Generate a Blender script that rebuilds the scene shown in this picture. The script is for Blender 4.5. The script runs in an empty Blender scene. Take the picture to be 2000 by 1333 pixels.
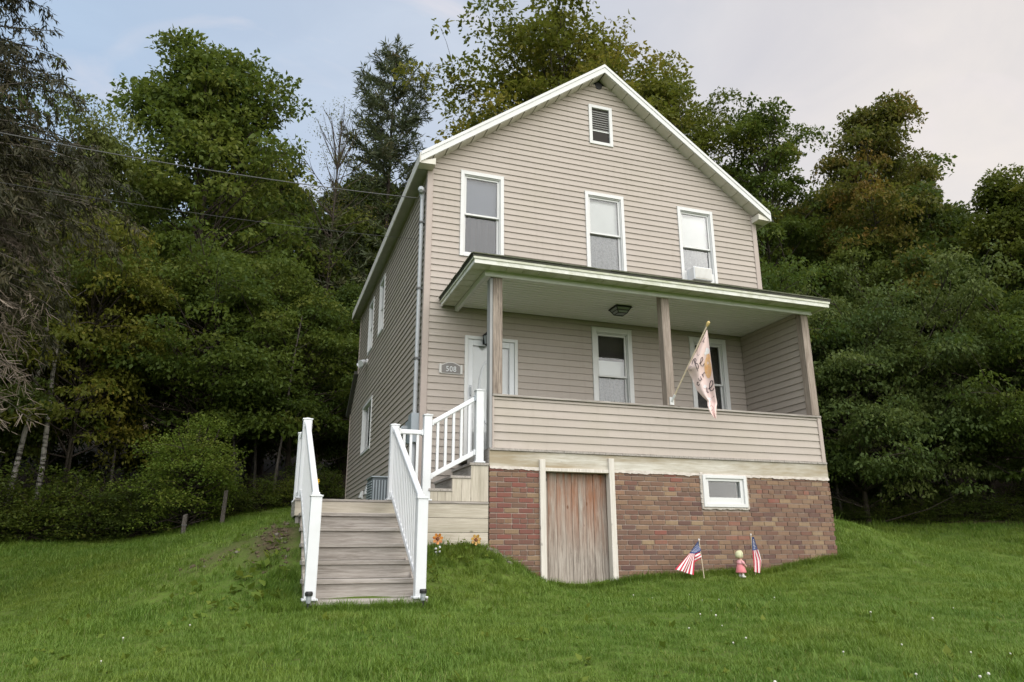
import bpy, bmesh, math, random
import numpy as np
from mathutils import Vector, Matrix

rng = np.random.default_rng(7)
random.seed(7)
sc = bpy.context.scene
COL = sc.collection
R = math.radians

# ------------------------------------------------------------------ camera
CAM = np.array([-2.3026, -11.0242, -1.4334])
cam_d = bpy.data.cameras.new('camera')
cam_d.sensor_width = 36.0
cam_d.lens = 25.3986
cam_d.clip_start = 0.05
cam_d.clip_end = 3000
cam = bpy.data.objects.new('camera', cam_d)
COL.objects.link(cam)
yaw, pit, rol = 0.333, 0.28397, -0.003
F = Vector((0.31359, 0.90728, 0.28017)).normalized()
Rt = Vector((F.y, -F.x, 0)).normalized()
Up = Rt.cross(F)
Rt, Up = Rt*math.cos(rol)+Up*math.sin(rol), -Rt*math.sin(rol)+Up*math.cos(rol)
cam.matrix_world = Matrix(((Rt.x, Up.x, -F.x, CAM[0]), (Rt.y, Up.y, -F.y, CAM[1]), (Rt.z, Up.z, -F.z, CAM[2]), (0, 0, 0, 1)))
sc.camera = cam

# ------------------------------------------------------------------ light
SUN_AZ, SUN_EL = R(174), R(46)          # azimuth from +Y towards +X
sun_dir = Vector((math.sin(SUN_AZ)*math.cos(SUN_EL), math.cos(SUN_AZ)*math.cos(SUN_EL), math.sin(SUN_EL)))
sd = bpy.data.lights.new('sun', 'SUN')
sd.energy = 1.5
sd.angle = R(108)
sd.color = (1.0, 0.95, 0.88)
sun = bpy.data.objects.new('sun', sd)
sun.rotation_euler = sun_dir.to_track_quat('Z', 'Y').to_euler()
COL.objects.link(sun)

world = bpy.data.worlds.new("World")
sc.world = world
world.use_nodes = True
wt = world.node_tree
wt.nodes.clear()
def wn(t, **k):
    n = wt.nodes.new(t)
    for a, b in k.items():
        setattr(n, a, b)
    return n
sky = wn('ShaderNodeTexSky', sky_type='NISHITA')
sky.sun_disc = False
sky.sun_elevation = SUN_EL
sky.sun_rotation = SUN_AZ
sky.air_density = 1.0
sky.dust_density = 1.5
bg = wn('ShaderNodeBackground')
bg.inputs['Strength'].default_value = 0.05
wo = wn('ShaderNodeOutputWorld')
tc = wn('ShaderNodeTexCoord')
# high thin cloud veil, brighter and warmer towards the sun's side of the sky
dot = wn('ShaderNodeVectorMath', operation='DOT_PRODUCT')
glow = (Vector((math.sin(R(88)), math.cos(R(88)), 0.12))).normalized()
dot.inputs[1].default_value = glow
wt.links.new(tc.outputs['Generated'], dot.inputs[0])
mr = wn('ShaderNodeMapRange')
mr.inputs['From Min'].default_value = -0.25
mr.inputs['From Max'].default_value = 0.95
wt.links.new(dot.outputs['Value'], mr.inputs['Value'])
ramp = wn('ShaderNodeValToRGB')
e = ramp.color_ramp.elements
e[0].position = 0.0; e[0].color = (3.0, 3.9, 5.05, 1)
e[1].position = 1.0; e[1].color = (6.3, 5.65, 4.95, 1)
m = e.new(0.45); m.color = (3.9, 4.3, 4.95, 1)
m = e.new(0.72); m.color = (4.85, 4.65, 4.65, 1)
wt.links.new(mr.outputs['Result'], ramp.inputs['Fac'])
mapn = wn('ShaderNodeMapping')
mapn.inputs['Scale'].default_value = (2.2, 2.2, 5.0)
mapn.inputs['Rotation'].default_value = (0.3, 0.5, 0.4)
wt.links.new(tc.outputs['Generated'], mapn.inputs['Vector'])
noi = wn('ShaderNodeTexNoise')
noi.inputs['Scale'].default_value = 1.6
noi.inputs['Detail'].default_value = 7
noi.inputs['Roughness'].default_value = 0.55
noi.inputs['Distortion'].default_value = 0.7
wt.links.new(mapn.outputs['Vector'], noi.inputs['Vector'])
cr = wn('ShaderNodeMapRange')
cr.inputs['From Min'].default_value = 0.45
cr.inputs['From Max'].default_value = 0.75
cr.inputs['To Min'].default_value = 0.78
cr.inputs['To Max'].default_value = 0.92
wt.links.new(noi.outputs['Fac'], cr.inputs['Value'])
mixs = wn('ShaderNodeMix', data_type='RGBA')
wt.links.new(cr.outputs['Result'], mixs.inputs['Factor'])
wt.links.new(sky.outputs['Color'], mixs.inputs['A'])
wt.links.new(ramp.outputs['Color'], mixs.inputs['B'])
# wisps
mapw = wn('ShaderNodeMapping')
mapw.inputs['Scale'].default_value = (1.2, 5.0, 2.6)
mapw.inputs['Rotation'].default_value = (0.9, 0.3, 1.1)
wt.links.new(tc.outputs['Generated'], mapw.inputs['Vector'])
now = wn('ShaderNodeTexNoise')
now.inputs['Scale'].default_value = 2.3
now.inputs['Detail'].default_value = 9
now.inputs['Distortion'].default_value = 1.3
wt.links.new(mapw.outputs['Vector'], now.inputs['Vector'])
cw = wn('ShaderNodeMapRange')
cw.inputs['From Min'].default_value = 0.56
cw.inputs['From Max'].default_value = 0.80
cw.inputs['To Max'].default_value = 0.5
wt.links.new(now.outputs['Fac'], cw.inputs['Value'])
mixw = wn('ShaderNodeMix', data_type='RGBA')
mixw.inputs['B'].default_value = (5.2, 4.8, 4.9, 1)
wt.links.new(cw.outputs['Result'], mixw.inputs['Factor'])
wt.links.new(mixs.outputs['Result'], mixw.inputs['A'])
wt.links.new(mixw.outputs['Result'], bg.inputs['Color'])
wt.links.new(bg.outputs['Background'], wo.inputs['Surface'])

vs = sc.view_settings
vs.view_transform = 'Standard'
vs.look = 'None'
vs.gamma = 1
vs.exposure = 1.76
vs.use_curve_mapping = False
cy = sc.cycles
cy.max_bounces = 6
cy.diffuse_bounces = 3
cy.glossy_bounces = 3
cy.transmission_bounces = 4
cy.transparent_max_bounces = 12
cy.caustics_reflective = False
cy.caustics_refractive = False
cy.use_denoising = True

# ------------------------------------------------------------------ materials
MATS = {}
class NT:
    def __init__(self, name):
        self.m = bpy.data.materials.new(name)
        self.m.use_nodes = True
        self.t = self.m.node_tree
        self.b = self.t.nodes['Principled BSDF']
        self.out = self.t.nodes['Material Output']
    def n(self, typ, props=None, **ins):
        nd = self.t.nodes.new(typ)
        for k, v in (props or {}).items():
            setattr(nd, k, v)
        for k, v in ins.items():
            k = k.replace('_', ' ')
            if isinstance(v, bpy.types.NodeSocket):
                self.t.links.new(v, nd.inputs[k])
            else:
                nd.inputs[k].default_value = v
        return nd
    def link(self, a, b):
        self.t.links.new(a, b)
    def objcoord(self, scale=(1, 1, 1), jitter=True):
        c = self.n('ShaderNodeTexCoord').outputs['Object']
        if jitter:
            oi = self.n('ShaderNodeObjectInfo').outputs['Random']
            mu = self.n('ShaderNodeMath', {'operation': 'MULTIPLY'})
            self.link(oi, mu.inputs[0]); mu.inputs[1].default_value = 37.0
            ad = self.n('ShaderNodeVectorMath', {'operation': 'ADD'})
            self.link(c, ad.inputs[0]); self.link(mu.outputs[0], ad.inputs[1])
            c = ad.outputs[0]
        return self.n('ShaderNodeMapping', Vector=c, Scale=scale).outputs['Vector']
    def noise(self, vec, scale=5, detail=4, rough=0.55, dist=0.0):
        return self.n('ShaderNodeTexNoise', Vector=vec, Scale=scale, Detail=detail, Roughness=rough, Distortion=dist).outputs['Fac']
    def ramp(self, fac, stops):
        r = self.n('ShaderNodeValToRGB', Fac=fac)
        el = r.color_ramp.elements
        while len(el) < len(stops):
            el.new(0.5)
        for x, (p, c) in zip(el, stops):
            x.position = p
            x.color = (c[0], c[1], c[2], 1) if not isinstance(c, (int, float)) else (c, c, c, 1)
        return r.outputs['Color']
    def mix(self, fac, a, b, typ='MIX'):
        nd = self.n('ShaderNodeMix', {'data_type': 'RGBA', 'blend_type': typ})
        for s, v in (('Factor', fac), ('A', a), ('B', b)):
            if isinstance(v, bpy.types.NodeSocket):
                self.link(v, nd.inputs[s])
            else:
                nd.inputs[s].default_value = v if isinstance(v, (int, float)) else (v[0], v[1], v[2], 1)
        return nd.outputs['Result']
    def bump(self, h, strength=0.3, dist=0.01):
        nd = self.n('ShaderNodeBump', Height=h, Strength=strength, Distance=dist)
        self.link(nd.outputs['Normal'], self.b.inputs['Normal'])
    def done(self, col, rough=0.6, spec=0.4, metal=0.0):
        if isinstance(col, bpy.types.NodeSocket):
            self.link(col, self.b.inputs['Base Color'])
        else:
            self.b.inputs['Base Color'].default_value = (*col, 1)
        if isinstance(rough, bpy.types.NodeSocket):
            self.link(rough, self.b.inputs['Roughness'])
        else:
            self.b.inputs['Roughness'].default_value = rough
        self.b.inputs['Specular IOR Level'].default_value = spec
        self.b.inputs['Metallic'].default_value = metal
        return self.m

def paint(name, col, rough=0.5, dirt=0.12, dirtcol=None, dscale=3.0, spec=0.4, metal=0.0):
    t = NT(name)
    v = t.objcoord((1, 1, 1))
    f = t.noise(v, dscale, 6, 0.65)
    dc = dirtcol or tuple(c*0.6 for c in col)
    f2 = t.ramp(f, [(0.42, 0.0), (0.8, dirt*2)])
    c = t.mix(f2, col, dc)
    r = t.n('ShaderNodeMapRange', Value=f); r.inputs['To Min'].default_value = rough-0.08; r.inputs['To Max'].default_value = rough+0.12
    return t.done(c, r.outputs['Result'], spec, metal)

def siding_mat(name, col):
    t = NT(name)
    v = t.objcoord((0.7, 0.7, 5.0))
    f = t.noise(v, 2.0, 6, 0.6)
    oi = t.n('ShaderNodeObjectInfo').outputs['Random']
    c0 = t.mix(oi, tuple(x*0.955 for x in col), tuple(x*1.03 for x in col))
    c = t.mix(t.ramp(f, [(0.35, 0.0), (0.85, 0.42)]), c0, (col[0]*0.74, col[1]*0.72, col[2]*0.66))
    # faint algae towards sheltered patches
    v2 = t.objcoord((0.5, 0.5, 0.5), jitter=False)
    g = t.ramp(t.noise(v2, 1.3, 5, 0.6), [(0.5, 0.0), (0.75, 0.25)])
    c = t.mix(g, c, (col[0]*0.80, col[1]*0.84, col[2]*0.66))
    st_ = t.noise(t.objcoord((7, 7, 0.35), jitter=False), 1.5, 6, 0.7)
    c = t.mix(t.ramp(st_, [(0.52, 0.0), (0.78, 0.30)]), c, (col[0]*0.66, col[1]*0.64, col[2]*0.58))
    v3 = t.objcoord((6, 6, 60))
    t.bump(t.noise(v3, 4.0, 3, 0.5), 0.10, 0.004)
    return t.done(c, 0.5, 0.35)

def wood_mat(name, dark, light, axis='x', stain=None, stain_amt=0.0, rough=0.85, grain=1.0, stain_z=None):
    t = NT(name)
    k = {'x': (1.2, 22, 22), 'y': (22, 1.2, 22), 'z': (22, 22, 1.2)}[axis]
    v = t.objcoord(tuple(a*grain for a in k))
    f = t.noise(v, 2.2, 8, 0.72, 0.5)
    k2 = {'x': (0.6, 4, 4), 'y': (4, 0.6, 4), 'z': (4, 4, 0.6)}[axis]
    v2 = t.objcoord(k2)
    f2 = t.noise(v2, 1.6, 4, 0.6, 0.4)
    c = t.mix(t.ramp(f, [(0.38, 0.0), (0.60, 1.0)]), dark, light)
    oi = t.n('ShaderNodeObjectInfo').outputs['Random']
    c = t.mix(t.ramp(f2, [(0.45, 0.0), (0.85, 0.4)]), c, tuple(x*0.7 for x in dark))
    c = t.mix(t.ramp(oi, [(0.0, 0.0), (1.0, 0.30)]), c, tuple(x*1.0 for x in light))
    # knots
    vo = t.n('ShaderNodeTexVoronoi', Vector=t.objcoord({'x': (4, 7, 7), 'y': (7, 4, 7), 'z': (7, 7, 4)}[axis]), Scale=0.8)
    kn = t.ramp(vo.outputs['Distance'], [(0.05, 0.9), (0.11, 0.0)])
    c = t.mix(kn, c, tuple(x*0.35 for x in dark))
    if stain:
        s = t.ramp(t.noise(t.objcoord(k2), 1.1, 5, 0.65), [(0.38, 0.0), (0.62, stain_amt)])
        if stain_z:
            sz_ = t.n('ShaderNodeSeparateXYZ', Vector=t.n('ShaderNodeTexCoord').outputs['Object']).outputs['Z']
            mz = t.n('ShaderNodeMapRange', Value=sz_); mz.inputs['From Min'].default_value = stain_z[0]; mz.inputs['From Max'].default_value = stain_z[1]
            mu = t.n('ShaderNodeMath', {'operation': 'MULTIPLY'}); t.link(s, mu.inputs[0]); t.link(mz.outputs['Result'], mu.inputs[1]); s = mu.outputs[0]
        c = t.mix(s, c, stain)
    t.bump(f, 0.35, 0.004)
    return t.done(c, rough, 0.25)

def brick_mat(name, attr, left):
    t = NT(name)
    if attr:
        r = t.n('ShaderNodeAttribute', {'attribute_name': 'rnd'}).outputs['Fac']
    else:
        r = t.n('ShaderNodeObjectInfo').outputs['Random']
    if left:
        st = [(0.0, (0.180, 0.076, 0.062)), (0.25, (0.235, 0.085, 0.066)), (0.45, (0.165, 0.098, 0.070)), (0.62, (0.240, 0.150, 0.092)), (0.8, (0.160, 0.076, 0.062)), (1.0, (0.30, 0.215, 0.125))]
    else:
        st = [(0.0, (0.165, 0.085, 0.064)), (0.2, (0.225, 0.140, 0.092)), (0.4, (0.125, 0.070, 0.062)), (0.6, (0.275, 0.180, 0.112)), (0.8, (0.180, 0.090, 0.068)), (0.93, (0.320, 0.230, 0.140)), (1.0, (0.250, 0.090, 0.070))]
    c = t.ramp(r, st)
    v = t.objcoord((90, 1, 6), jitter=not attr)
    f = t.noise(v, 1.0, 4, 0.6)
    c = t.mix(t.ramp(f, [(0.35, 0.0), (0.7, 0.5)]), c, (0.13, 0.09, 0.075))
    v2 = t.objcoord((1, 1, 1), jitter=False)
    c = t.mix(t.ramp(t.noise(v2, 7.0, 6, 0.7), [(0.5, 0.0), (0.8, 0.35)]), c, (0.27, 0.22, 0.18))
    t.bump(f, 0.5, 0.006)
    return t.done(c, 0.9, 0.2)

def leaf_mat(name, c1, c2, c3, trans=0.35, rough=0.55):
    t = NT(name)
    a = t.n('ShaderNodeAttribute', {'attribute_name': 'tint'}).outputs['Fac']
    oi = t.n('ShaderNodeObjectInfo').outputs['Random']
    c = t.ramp(a, [(0.0, c1), (0.5, c2), (1.0, c3)])
    hs = t.n('ShaderNodeHueSaturation', Color=c, Saturation=1.0, Value=1.0)
    mrh = t.n('ShaderNodeMapRange', Value=oi); mrh.inputs['To Min'].default_value = 0.485; mrh.inputs['To Max'].default_value = 0.512
    t.link(mrh.outputs['Result'], hs.inputs['Hue'])
    mrv = t.n('ShaderNodeMapRange', Value=oi); mrv.inputs['To Min'].default_value = 1.1; mrv.inputs['To Max'].default_value = 0.85
    t.link(mrv.outputs['Result'], hs.inputs['Value'])
    c = hs.outputs['Color']
    t.done(c, rough, 0.15)
    tr = t.n('ShaderNodeBsdfTranslucent', Color=t.mix(0.35, c, (0.16, 0.20, 0.03)))
    mx = t.n('ShaderNodeMixShader', Fac=trans)
    t.link(t.b.outputs[0], mx.inputs[1]); t.link(tr.outputs[0], mx.inputs[2])
    t.link(mx.outputs[0], t.out.inputs['Surface'])
    return t.m

def bark_mat(name, dark, light, sz=(5, 5, 1.0), birch=False):
    t = NT(name)
    v = t.objcoord(sz)
    f = t.noise(v, 3.0, 7, 0.7, 0.5)
    if birch:
        v2 = t.objcoord((2, 2, 9))
        f = t.noise(v2, 1.4, 5, 0.6)
        c = t.ramp(f, [(0.38, dark), (0.48, light), (0.8, light)])
    else:
        c = t.ramp(f, [(0.3, dark), (0.75, light)])
    t.bump(f, 0.8, 0.03)
    return t.done(c, 0.95, 0.15)

def glass_mat(name, tint=(0.97, 0.98, 0.98), refl=0.10):
    t = NT(name)
    gl = t.n('ShaderNodeBsdfGlossy', Color=(1, 1, 1, 1), Roughness=0.02)
    tr = t.n('ShaderNodeBsdfTransparent', Color=(*tint, 1))
    fr = t.n('ShaderNodeFresnel', IOR=1.45)
    ad = t.n('ShaderNodeMath', {'operation': 'ADD', 'use_clamp': True})
    t.link(fr.outputs[0], ad.inputs[0]); ad.inputs[1].default_value = refl
    mx = t.n('ShaderNodeMixShader', Fac=ad.outputs[0])
    t.link(tr.outputs[0], mx.inputs[1]); t.link(gl.outputs[0], mx.inputs[2])
    t.link(mx.outputs[0], t.out.inputs['Surface'])
    return t.m

M = MATS
SID = (0.408, 0.357, 0.314)
M['siding'] = siding_mat('vinyl_siding', SID)
M['sheath'] = paint('sheathing', (0.035, 0.03, 0.027), 0.9)  # near-black, so panes without blinds show a painted-in unlit room
M['trim'] = paint('siding_trim', (0.40, 0.335, 0.295), 0.5)
M['white'] = paint('white_paint', (0.64, 0.64, 0.63), 0.42, 0.14, (0.50, 0.49, 0.44))
M['vinyl'] = paint('white_vinyl', (0.66, 0.67, 0.685), 0.35, 0.16, (0.52, 0.53, 0.50), 5.0)
M['white_old'] = paint('weathered_white', (0.62, 0.60, 0.55), 0.6, 0.35, (0.33, 0.29, 0.23), 6.0)
M['moss_white'] = paint('mossy_white', (0.68, 0.68, 0.63), 0.55, 0.36, (0.27, 0.28, 0.13), 5.0)
M['moss_soffit'] = paint('mossy_soffit', (0.60, 0.60, 0.51), 0.6, 0.40, (0.27, 0.30, 0.11), 3.5)
M['soffit'] = paint('soffit', (0.64, 0.61, 0.54), 0.55, 0.2, (0.42, 0.38, 0.28), 4.0)
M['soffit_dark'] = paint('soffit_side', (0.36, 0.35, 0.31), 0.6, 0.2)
M['ceiling'] = paint('porch_ceiling', (0.80, 0.80, 0.77), 0.55, 0.10)
M['shingle'] = paint('shingle', (0.06, 0.058, 0.05), 0.95, 0.3, (0.10, 0.11, 0.06), 9.0)
M['shingle_edge'] = paint('shingle_edge', (0.11, 0.115, 0.075), 0.95, 0.4, (0.05, 0.05, 0.04), 9.0)
for ax in 'xyz':
    M['wood_'+ax] = wood_mat('weathered_wood_'+ax, (0.205, 0.18, 0.155), (0.41, 0.375, 0.34), ax)
    M['pale_'+ax] = wood_mat('pale_wood_'+ax, (0.40, 0.35, 0.285), (0.56, 0.51, 0.43), ax, (0.25, 0.23, 0.16), 0.4)
M['post'] = wood_mat('porch_post_wood', (0.14, 0.108, 0.086), (0.37, 0.31, 0.26), 'z')
M['grey_paint'] = paint('grey_paint', (0.33, 0.325, 0.32), 0.6, 0.2)
M['beam'] = wood_mat('pale_beam', (0.42, 0.385, 0.32), (0.60, 0.575, 0.51), 'x', (0.27, 0.205, 0.115), 0.75)
M['door_wood'] = wood_mat('basement_door_wood', (0.15, 0.12, 0.10), (0.42, 0.37, 0.32), 'z', (0.27, 0.105, 0.045), 0.95, stain_z=(-0.65, 0.25))
M['jamb'] = wood_mat('white_jamb', (0.50, 0.46, 0.40), (0.66, 0.62, 0.56), 'z')
M['brick_r'] = brick_mat('brick_brown', False, False)
M['brick_l'] = brick_mat('brick_red', False, True)
M['brick_attr'] = brick_mat('brick_far', True, False)
M['mortar'] = paint('mortar', (0.36, 0.29, 0.245), 0.95, 0.4, (0.13, 0.10, 0.085), 9.0)
M['parge'] = paint('parging', (0.50, 0.46, 0.41), 0.95, 0.4, (0.30, 0.25, 0.2), 14.0)
M['glass'] = glass_mat('window_glass', refl=0.0)
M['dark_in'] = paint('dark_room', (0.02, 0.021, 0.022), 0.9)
M['shade_w'] = paint('white_shade', (0.72, 0.72, 0.70), 0.8, 0.05)
M['shade_b'] = paint('blue_grey_shade', (0.15, 0.165, 0.205), 0.8, 0.08)
M['shade_g'] = paint('pale_grey_shade', (0.42, 0.44, 0.48), 0.8, 0.08)
M['lace'] = paint('grey_lace', (0.26, 0.26, 0.265), 0.9, 0.5, (0.14, 0.14, 0.145), 26.0)
M['lace_d'] = paint('dark_lace', (0.045, 0.045, 0.055), 0.9, 0.35, (0.04, 0.04, 0.045), 22.0)
M['black'] = paint('black_metal', (0.02, 0.02, 0.02), 0.45, 0.1)
M['lampglass'] = paint('lamp_glass', (0.30, 0.32, 0.33), 0.15, 0.1)
M['steel'] = paint('galvanized', (0.42, 0.435, 0.45), 0.45, 0.15, metal=0.1)
M['greybox'] = paint('grey_box', (0.30, 0.335, 0.36), 0.45, 0.1)
M['ac_dark'] = paint('condenser', (0.10, 0.115, 0.125), 0.5, 0.15)
M['cable'] = paint('cable', (0.11, 0.11, 0.11), 0.6, 0.1)
M['wire2'] = paint('upper_wire', (0.085, 0.085, 0.085), 0.6, 0.1)
M['wire'] = paint('dark_wire', (0.05, 0.05, 0.05), 0.6, 0.1)
M['plaque'] = paint('plaque_grey', (0.20, 0.185, 0.175), 0.55, 0.1)
M['silver'] = paint('plaque_edge', (0.60, 0.58, 0.55), 0.4, 0.1)

# ------------------------------------------------------------------ helpers
ORG = {}
def setp(o, label=None, cat=None, group=None, kind=None):
    for k, v in (('label', label), ('category', cat), ('group', group), ('kind', kind)):
        if v:
            o[k] = v
    return o
def thing(name, label, cat, loc=(0, 0, 0), group=None):
    o = bpy.data.objects.new(name, None)
    COL.objects.link(o)
    o.location = loc
    o.empty_display_size = 0.2
    ORG[o.name] = Vector(loc)
    return setp(o, label, cat, group)
def link(name, me, mat, parent=None, org=None):
    o = bpy.data.objects.new(name, me)
    COL.objects.link(o)
    for mm in (mat if isinstance(mat, (list, tuple)) else [mat]):
        if mm is not None:
            me.materials.append(mm)
    if parent is not None:
        o.parent = parent
        ORG[o.name] = ORG[parent.name]
    else:
        ORG[o.name] = Vector(org or (0, 0, 0))
        o.location = ORG[o.name]
    return o

class MB:
    def __init__(self):
        self.v = []; self.f = []; self.mi = []; self.cur = 0
    def pts(self, ps, faces):
        b = len(self.v)
        self.v.extend([tuple(p) for p in ps])
        for fc in faces:
            self.f.append([b+i for i in fc]); self.mi.append(self.cur)
        return self
    def hexa(self, ps):
        return self.pts(ps, [(0, 3, 2, 1), (4, 5, 6, 7), (0, 1, 5, 4), (1, 2, 6, 5), (2, 3, 7, 6), (3, 0, 4, 7)])
    def box(self, x0, x1, y0, y1, z0, z1):
        return self.hexa([(x0, y0, z0), (x1, y0, z0), (x1, y1, z0), (x0, y1, z0), (x0, y0, z1), (x1, y0, z1), (x1, y1, z1), (x0, y1, z1)])
    def mbox(self, mp, u0, u1, n0, n1, z0, z1):
        return self.hexa([mp(u0, n0, z0), mp(u1, n0, z0), mp(u1, n1, z0), mp(u0, n1, z0), mp(u0, n0, z1), mp(u1, n0, z1), mp(u1, n1, z1), mp(u0, n1, z1)])
    def ring(self, mp, u0, u1, n0, n1, z0, z1, w, wt=None, wb=None):
        wt = w if wt is None else wt; wb = w if wb is None else wb
        self.mbox(mp, u0, u0+w, n0, n1, z0, z1)
        self.mbox(mp, u1-w, u1, n0, n1, z0, z1)
        self.mbox(mp, u0+w, u1-w, n0, n1, z1-wt, z1)
        self.mbox(mp, u0+w, u1-w, n0, n1, z0, z0+wb)
        return self
    def tube(self, path, rad, n=8, cap=True):
        path = [Vector(p) for p in path]
        k = len(path)
        rad = [rad]*k if isinstance(rad, (int, float)) else rad
        rings = []
        ref = None
        for i, p in enumerate(path):
            d = (path[min(i+1, k-1)]-path[max(i-1, 0)]).normalized()
            if ref is None:
                ref = d.orthogonal().normalized()
            a = (ref-d*ref.dot(d)).normalized(); ref = a
            b = d.cross(a)
            rings.append([p+(a*math.cos(2*math.pi*j/n)+b*math.sin(2*math.pi*j/n))*rad[i] for j in range(n)])
        ps = [q for r_ in rings for q in r_]
        fs = [(i*n+j, i*n+(j+1) % n, (i+1)*n+(j+1) % n, (i+1)*n+j) for i in range(k-1) for j in range(n)]
        if cap:
            fs += [tuple(range(n-1, -1, -1)), tuple((k-1)*n+j for j in range(n))]
        return self.pts(ps, fs)
    def lathe(self, prof, c=(0, 0, 0), n=16, sx=1, sy=1):
        ps = [(c[0]+r_*sx*math.cos(2*math.pi*j/n), c[1]+r_*sy*math.sin(2*math.pi*j/n), c[2]+z) for r_, z in prof for j in range(n)]
        k = len(prof)
        fs = [(i*n+j, i*n+(j+1) % n, (i+1)*n+(j+1) % n, (i+1)*n+j) for i in range(k-1) for j in range(n)]
        fs += [tuple(range(n-1, -1, -1)), tuple((k-1)*n+j for j in range(n))]
        return self.pts(ps, fs)
    def beam(self, p, q, w, h, up=(0, 0, 1), plumb=False):
        p, q = Vector(p), Vector(q)
        d = (q-p).normalized(); u = Vector(up)
        s = d.cross(u).normalized()*(w/2)
        t = u*(h/2) if plumb else s.cross(d).normalized()*(h/2)
        return self.hexa([p-s-t, p+s-t, q+s-t, q-s-t, p-s+t, p+s+t, q+s+t, q-s+t])
    def mesh(self, name, org=(0, 0, 0), bevel=0.0, smooth=False):
        me = bpy.data.meshes.new(name)
        o = Vector(org)
        me.from_pydata([tuple(Vector(p)-o) for p in self.v], [], self.f)
        if any(self.mi):
            me.polygons.foreach_set('material_index', self.mi)
        bm = bmesh.new(); bm.from_mesh(me)
        bmesh.ops.recalc_face_normals(bm, faces=bm.faces)
        if bevel:
            bmesh.ops.bevel(bm, geom=list(bm.edges), offset=bevel, segments=1, affect='EDGES', clamp_overlap=True)
        bm.to_mesh(me); bm.free()
        if smooth:
            me.polygons.foreach_set('use_smooth', [True]*len(me.polygons))
        me.update()
        return me
    def build(self, name, mat, parent=None, org=None, bevel=0.0, smooth=False):
        o = ORG[parent.name] if parent is not None else Vector(org or (0, 0, 0))
        return link(name, self.mesh(name, o, bevel, smooth), mat, parent, org)

def quad_mesh(name, V, tint, org=(0, 0, 0)):
    """V: (N,4,3) array of quads, tint per face"""
    N = len(V)
    me = bpy.data.meshes.new(name)
    me.vertices.add(4*N)
    me.vertices.foreach_set('co', (V.reshape(-1, 3)-np.array(org)).astype(np.float32).ravel())
    me.loops.add(4*N)
    me.loops.foreach_set('vertex_index', np.arange(4*N, dtype=np.int32))
    me.polygons.add(N)
    me.polygons.foreach_set('loop_start', np.arange(0, 4*N, 4, dtype=np.int32))
    me.update(calc_edges=True)
    a = me.attributes.new('tint', 'FLOAT', 'FACE')
    a.data.foreach_set('value', np.clip(tint, 0, 1).astype(np.float32))
    return me

# ------------------------------------------------------------------ terrain
CP = np.array([
 (-2.3,-11,-2.32),(-2.3,-14,-2.36),(-8,-8,-2.35),(4,-9,-2.22),(10,-8,-2.25),(16,-6,-2.3),(-12,-4,-2.4),(-6,-4,-2.24),(0,-7,-2.14),(6,-5,-1.98),(11,-3,-2.08),
 (2,-4,-1.96),(-1.2,-3.7,-1.965),(-2.3,-3.7,-1.98),(-1.2,-5,-2.05),(4.5,-2.6,-1.83),(6.5,-2.6,-1.72),(8,-2.2,-1.80),
 (0.63,-1.72,-1.40),(0.914,-1.72,-1.60),(1.341,-1.72,-1.83),(1.85,-1.72,-1.893),(2.39,-1.72,-1.836),(3.77,-1.72,-1.747),(4.9,-1.72,-1.71),(6.19,-1.72,-1.53),
 (0.3,-1.72,-1.37),(-0.15,-1.72,-1.36),(0.35,-2.1,-1.52),(-0.18,-2.1,-1.54),(-0.5,-2.6,-1.74),(0.4,-2.7,-1.82),(1.3,-2.4,-1.89),(-0.3,-3.2,-1.90),
 (-1.904,-.4,-.951),(-2.295,-.4,-1.036),(-2.671,-.4,-1.152),(-3.03,-.4,-1.316),(-3.482,-.4,-1.587),(-3.806,-.4,-1.799),(-4.119,-.4,-2.004),(-4.6,-.4,-2.19),(-7,-.4,-2.3),
 (-2.03,-2.2,-1.34),(-2.3,-2.2,-1.56),(-1.96,-2.9,-1.78),(-2.9,-2.2,-1.82),(-3.6,-2.5,-2.05),(-1.98,-1.5,-1.08),(-2.6,-1.4,-1.36),
 (-1,-.7,-.98),(-1,1,-.9),(-.5,3,-.8),(-.3,9,-.5),(3,3,-.9),(3,-.5,-1.4),(6.4,-.5,-1.2),(6.9,2,-.88),
 (-3.758,2,-1.6),(-5.12,2,-1.86),(-5.75,2,-2.1),(-9,3,-2.1),(-9.58,8.67,-1.26),(-7.84,9.23,-1.19),(-5.82,9.68,-1.16),(-4.65,9.34,-1.06),(-2.55,9.47,-.54),(-1.54,9.96,-.3),(-.38,10.9,-.1),
 (-2.4,3,-1.1),(-2.6,6,-.88),(-3.8,7.2,-1.08),(-3.05,8.4,-.78),
 (8.815,1,-.946),(9.324,1,-1.002),(9.832,1,-1.12),(11.542,1,-1.53),(13.643,1,-1.95),(7.106,-.8,-1.297),(7.721,-.8,-1.55),(8.827,-.8,-1.75),(10.543,-.8,-2.05),
 (15.35,8.06,-.63),(16.49,6.94,-.66),(17.41,5.92,-.68),(18.23,4.92,-.71),(18.6,4.43,-.72),(19.59,3.01,-.76),(12.48,2.45,-1.35),(12.65,.7,-1.75),
 (8,4,-.82),(9,7,-.7),(12,6,-.85),
 (0,14,.1),(10,14,-.2),(-9,16,0.),(0,22,1.6),(0,32,5.),(15,30,5.),(-15,26,4.),(27,14,2.2),(34,20,5.),(-30,14,4.),(28,2,1.2),(42,2,4.5),(-20,9,.6),(-40,-20,0),(0,-40,-2.6),(40,-20,-1.),(60,60,15),(-60,60,15),(0,90,18),
 (150,0,10),(-150,0,10),(0,-150,-3),(0,150,22)], float)
def _phi(r2):
    return np.where(r2 > 1e-9, 0.5*r2*np.log(np.maximum(r2, 1e-12)), 0.0)
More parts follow.
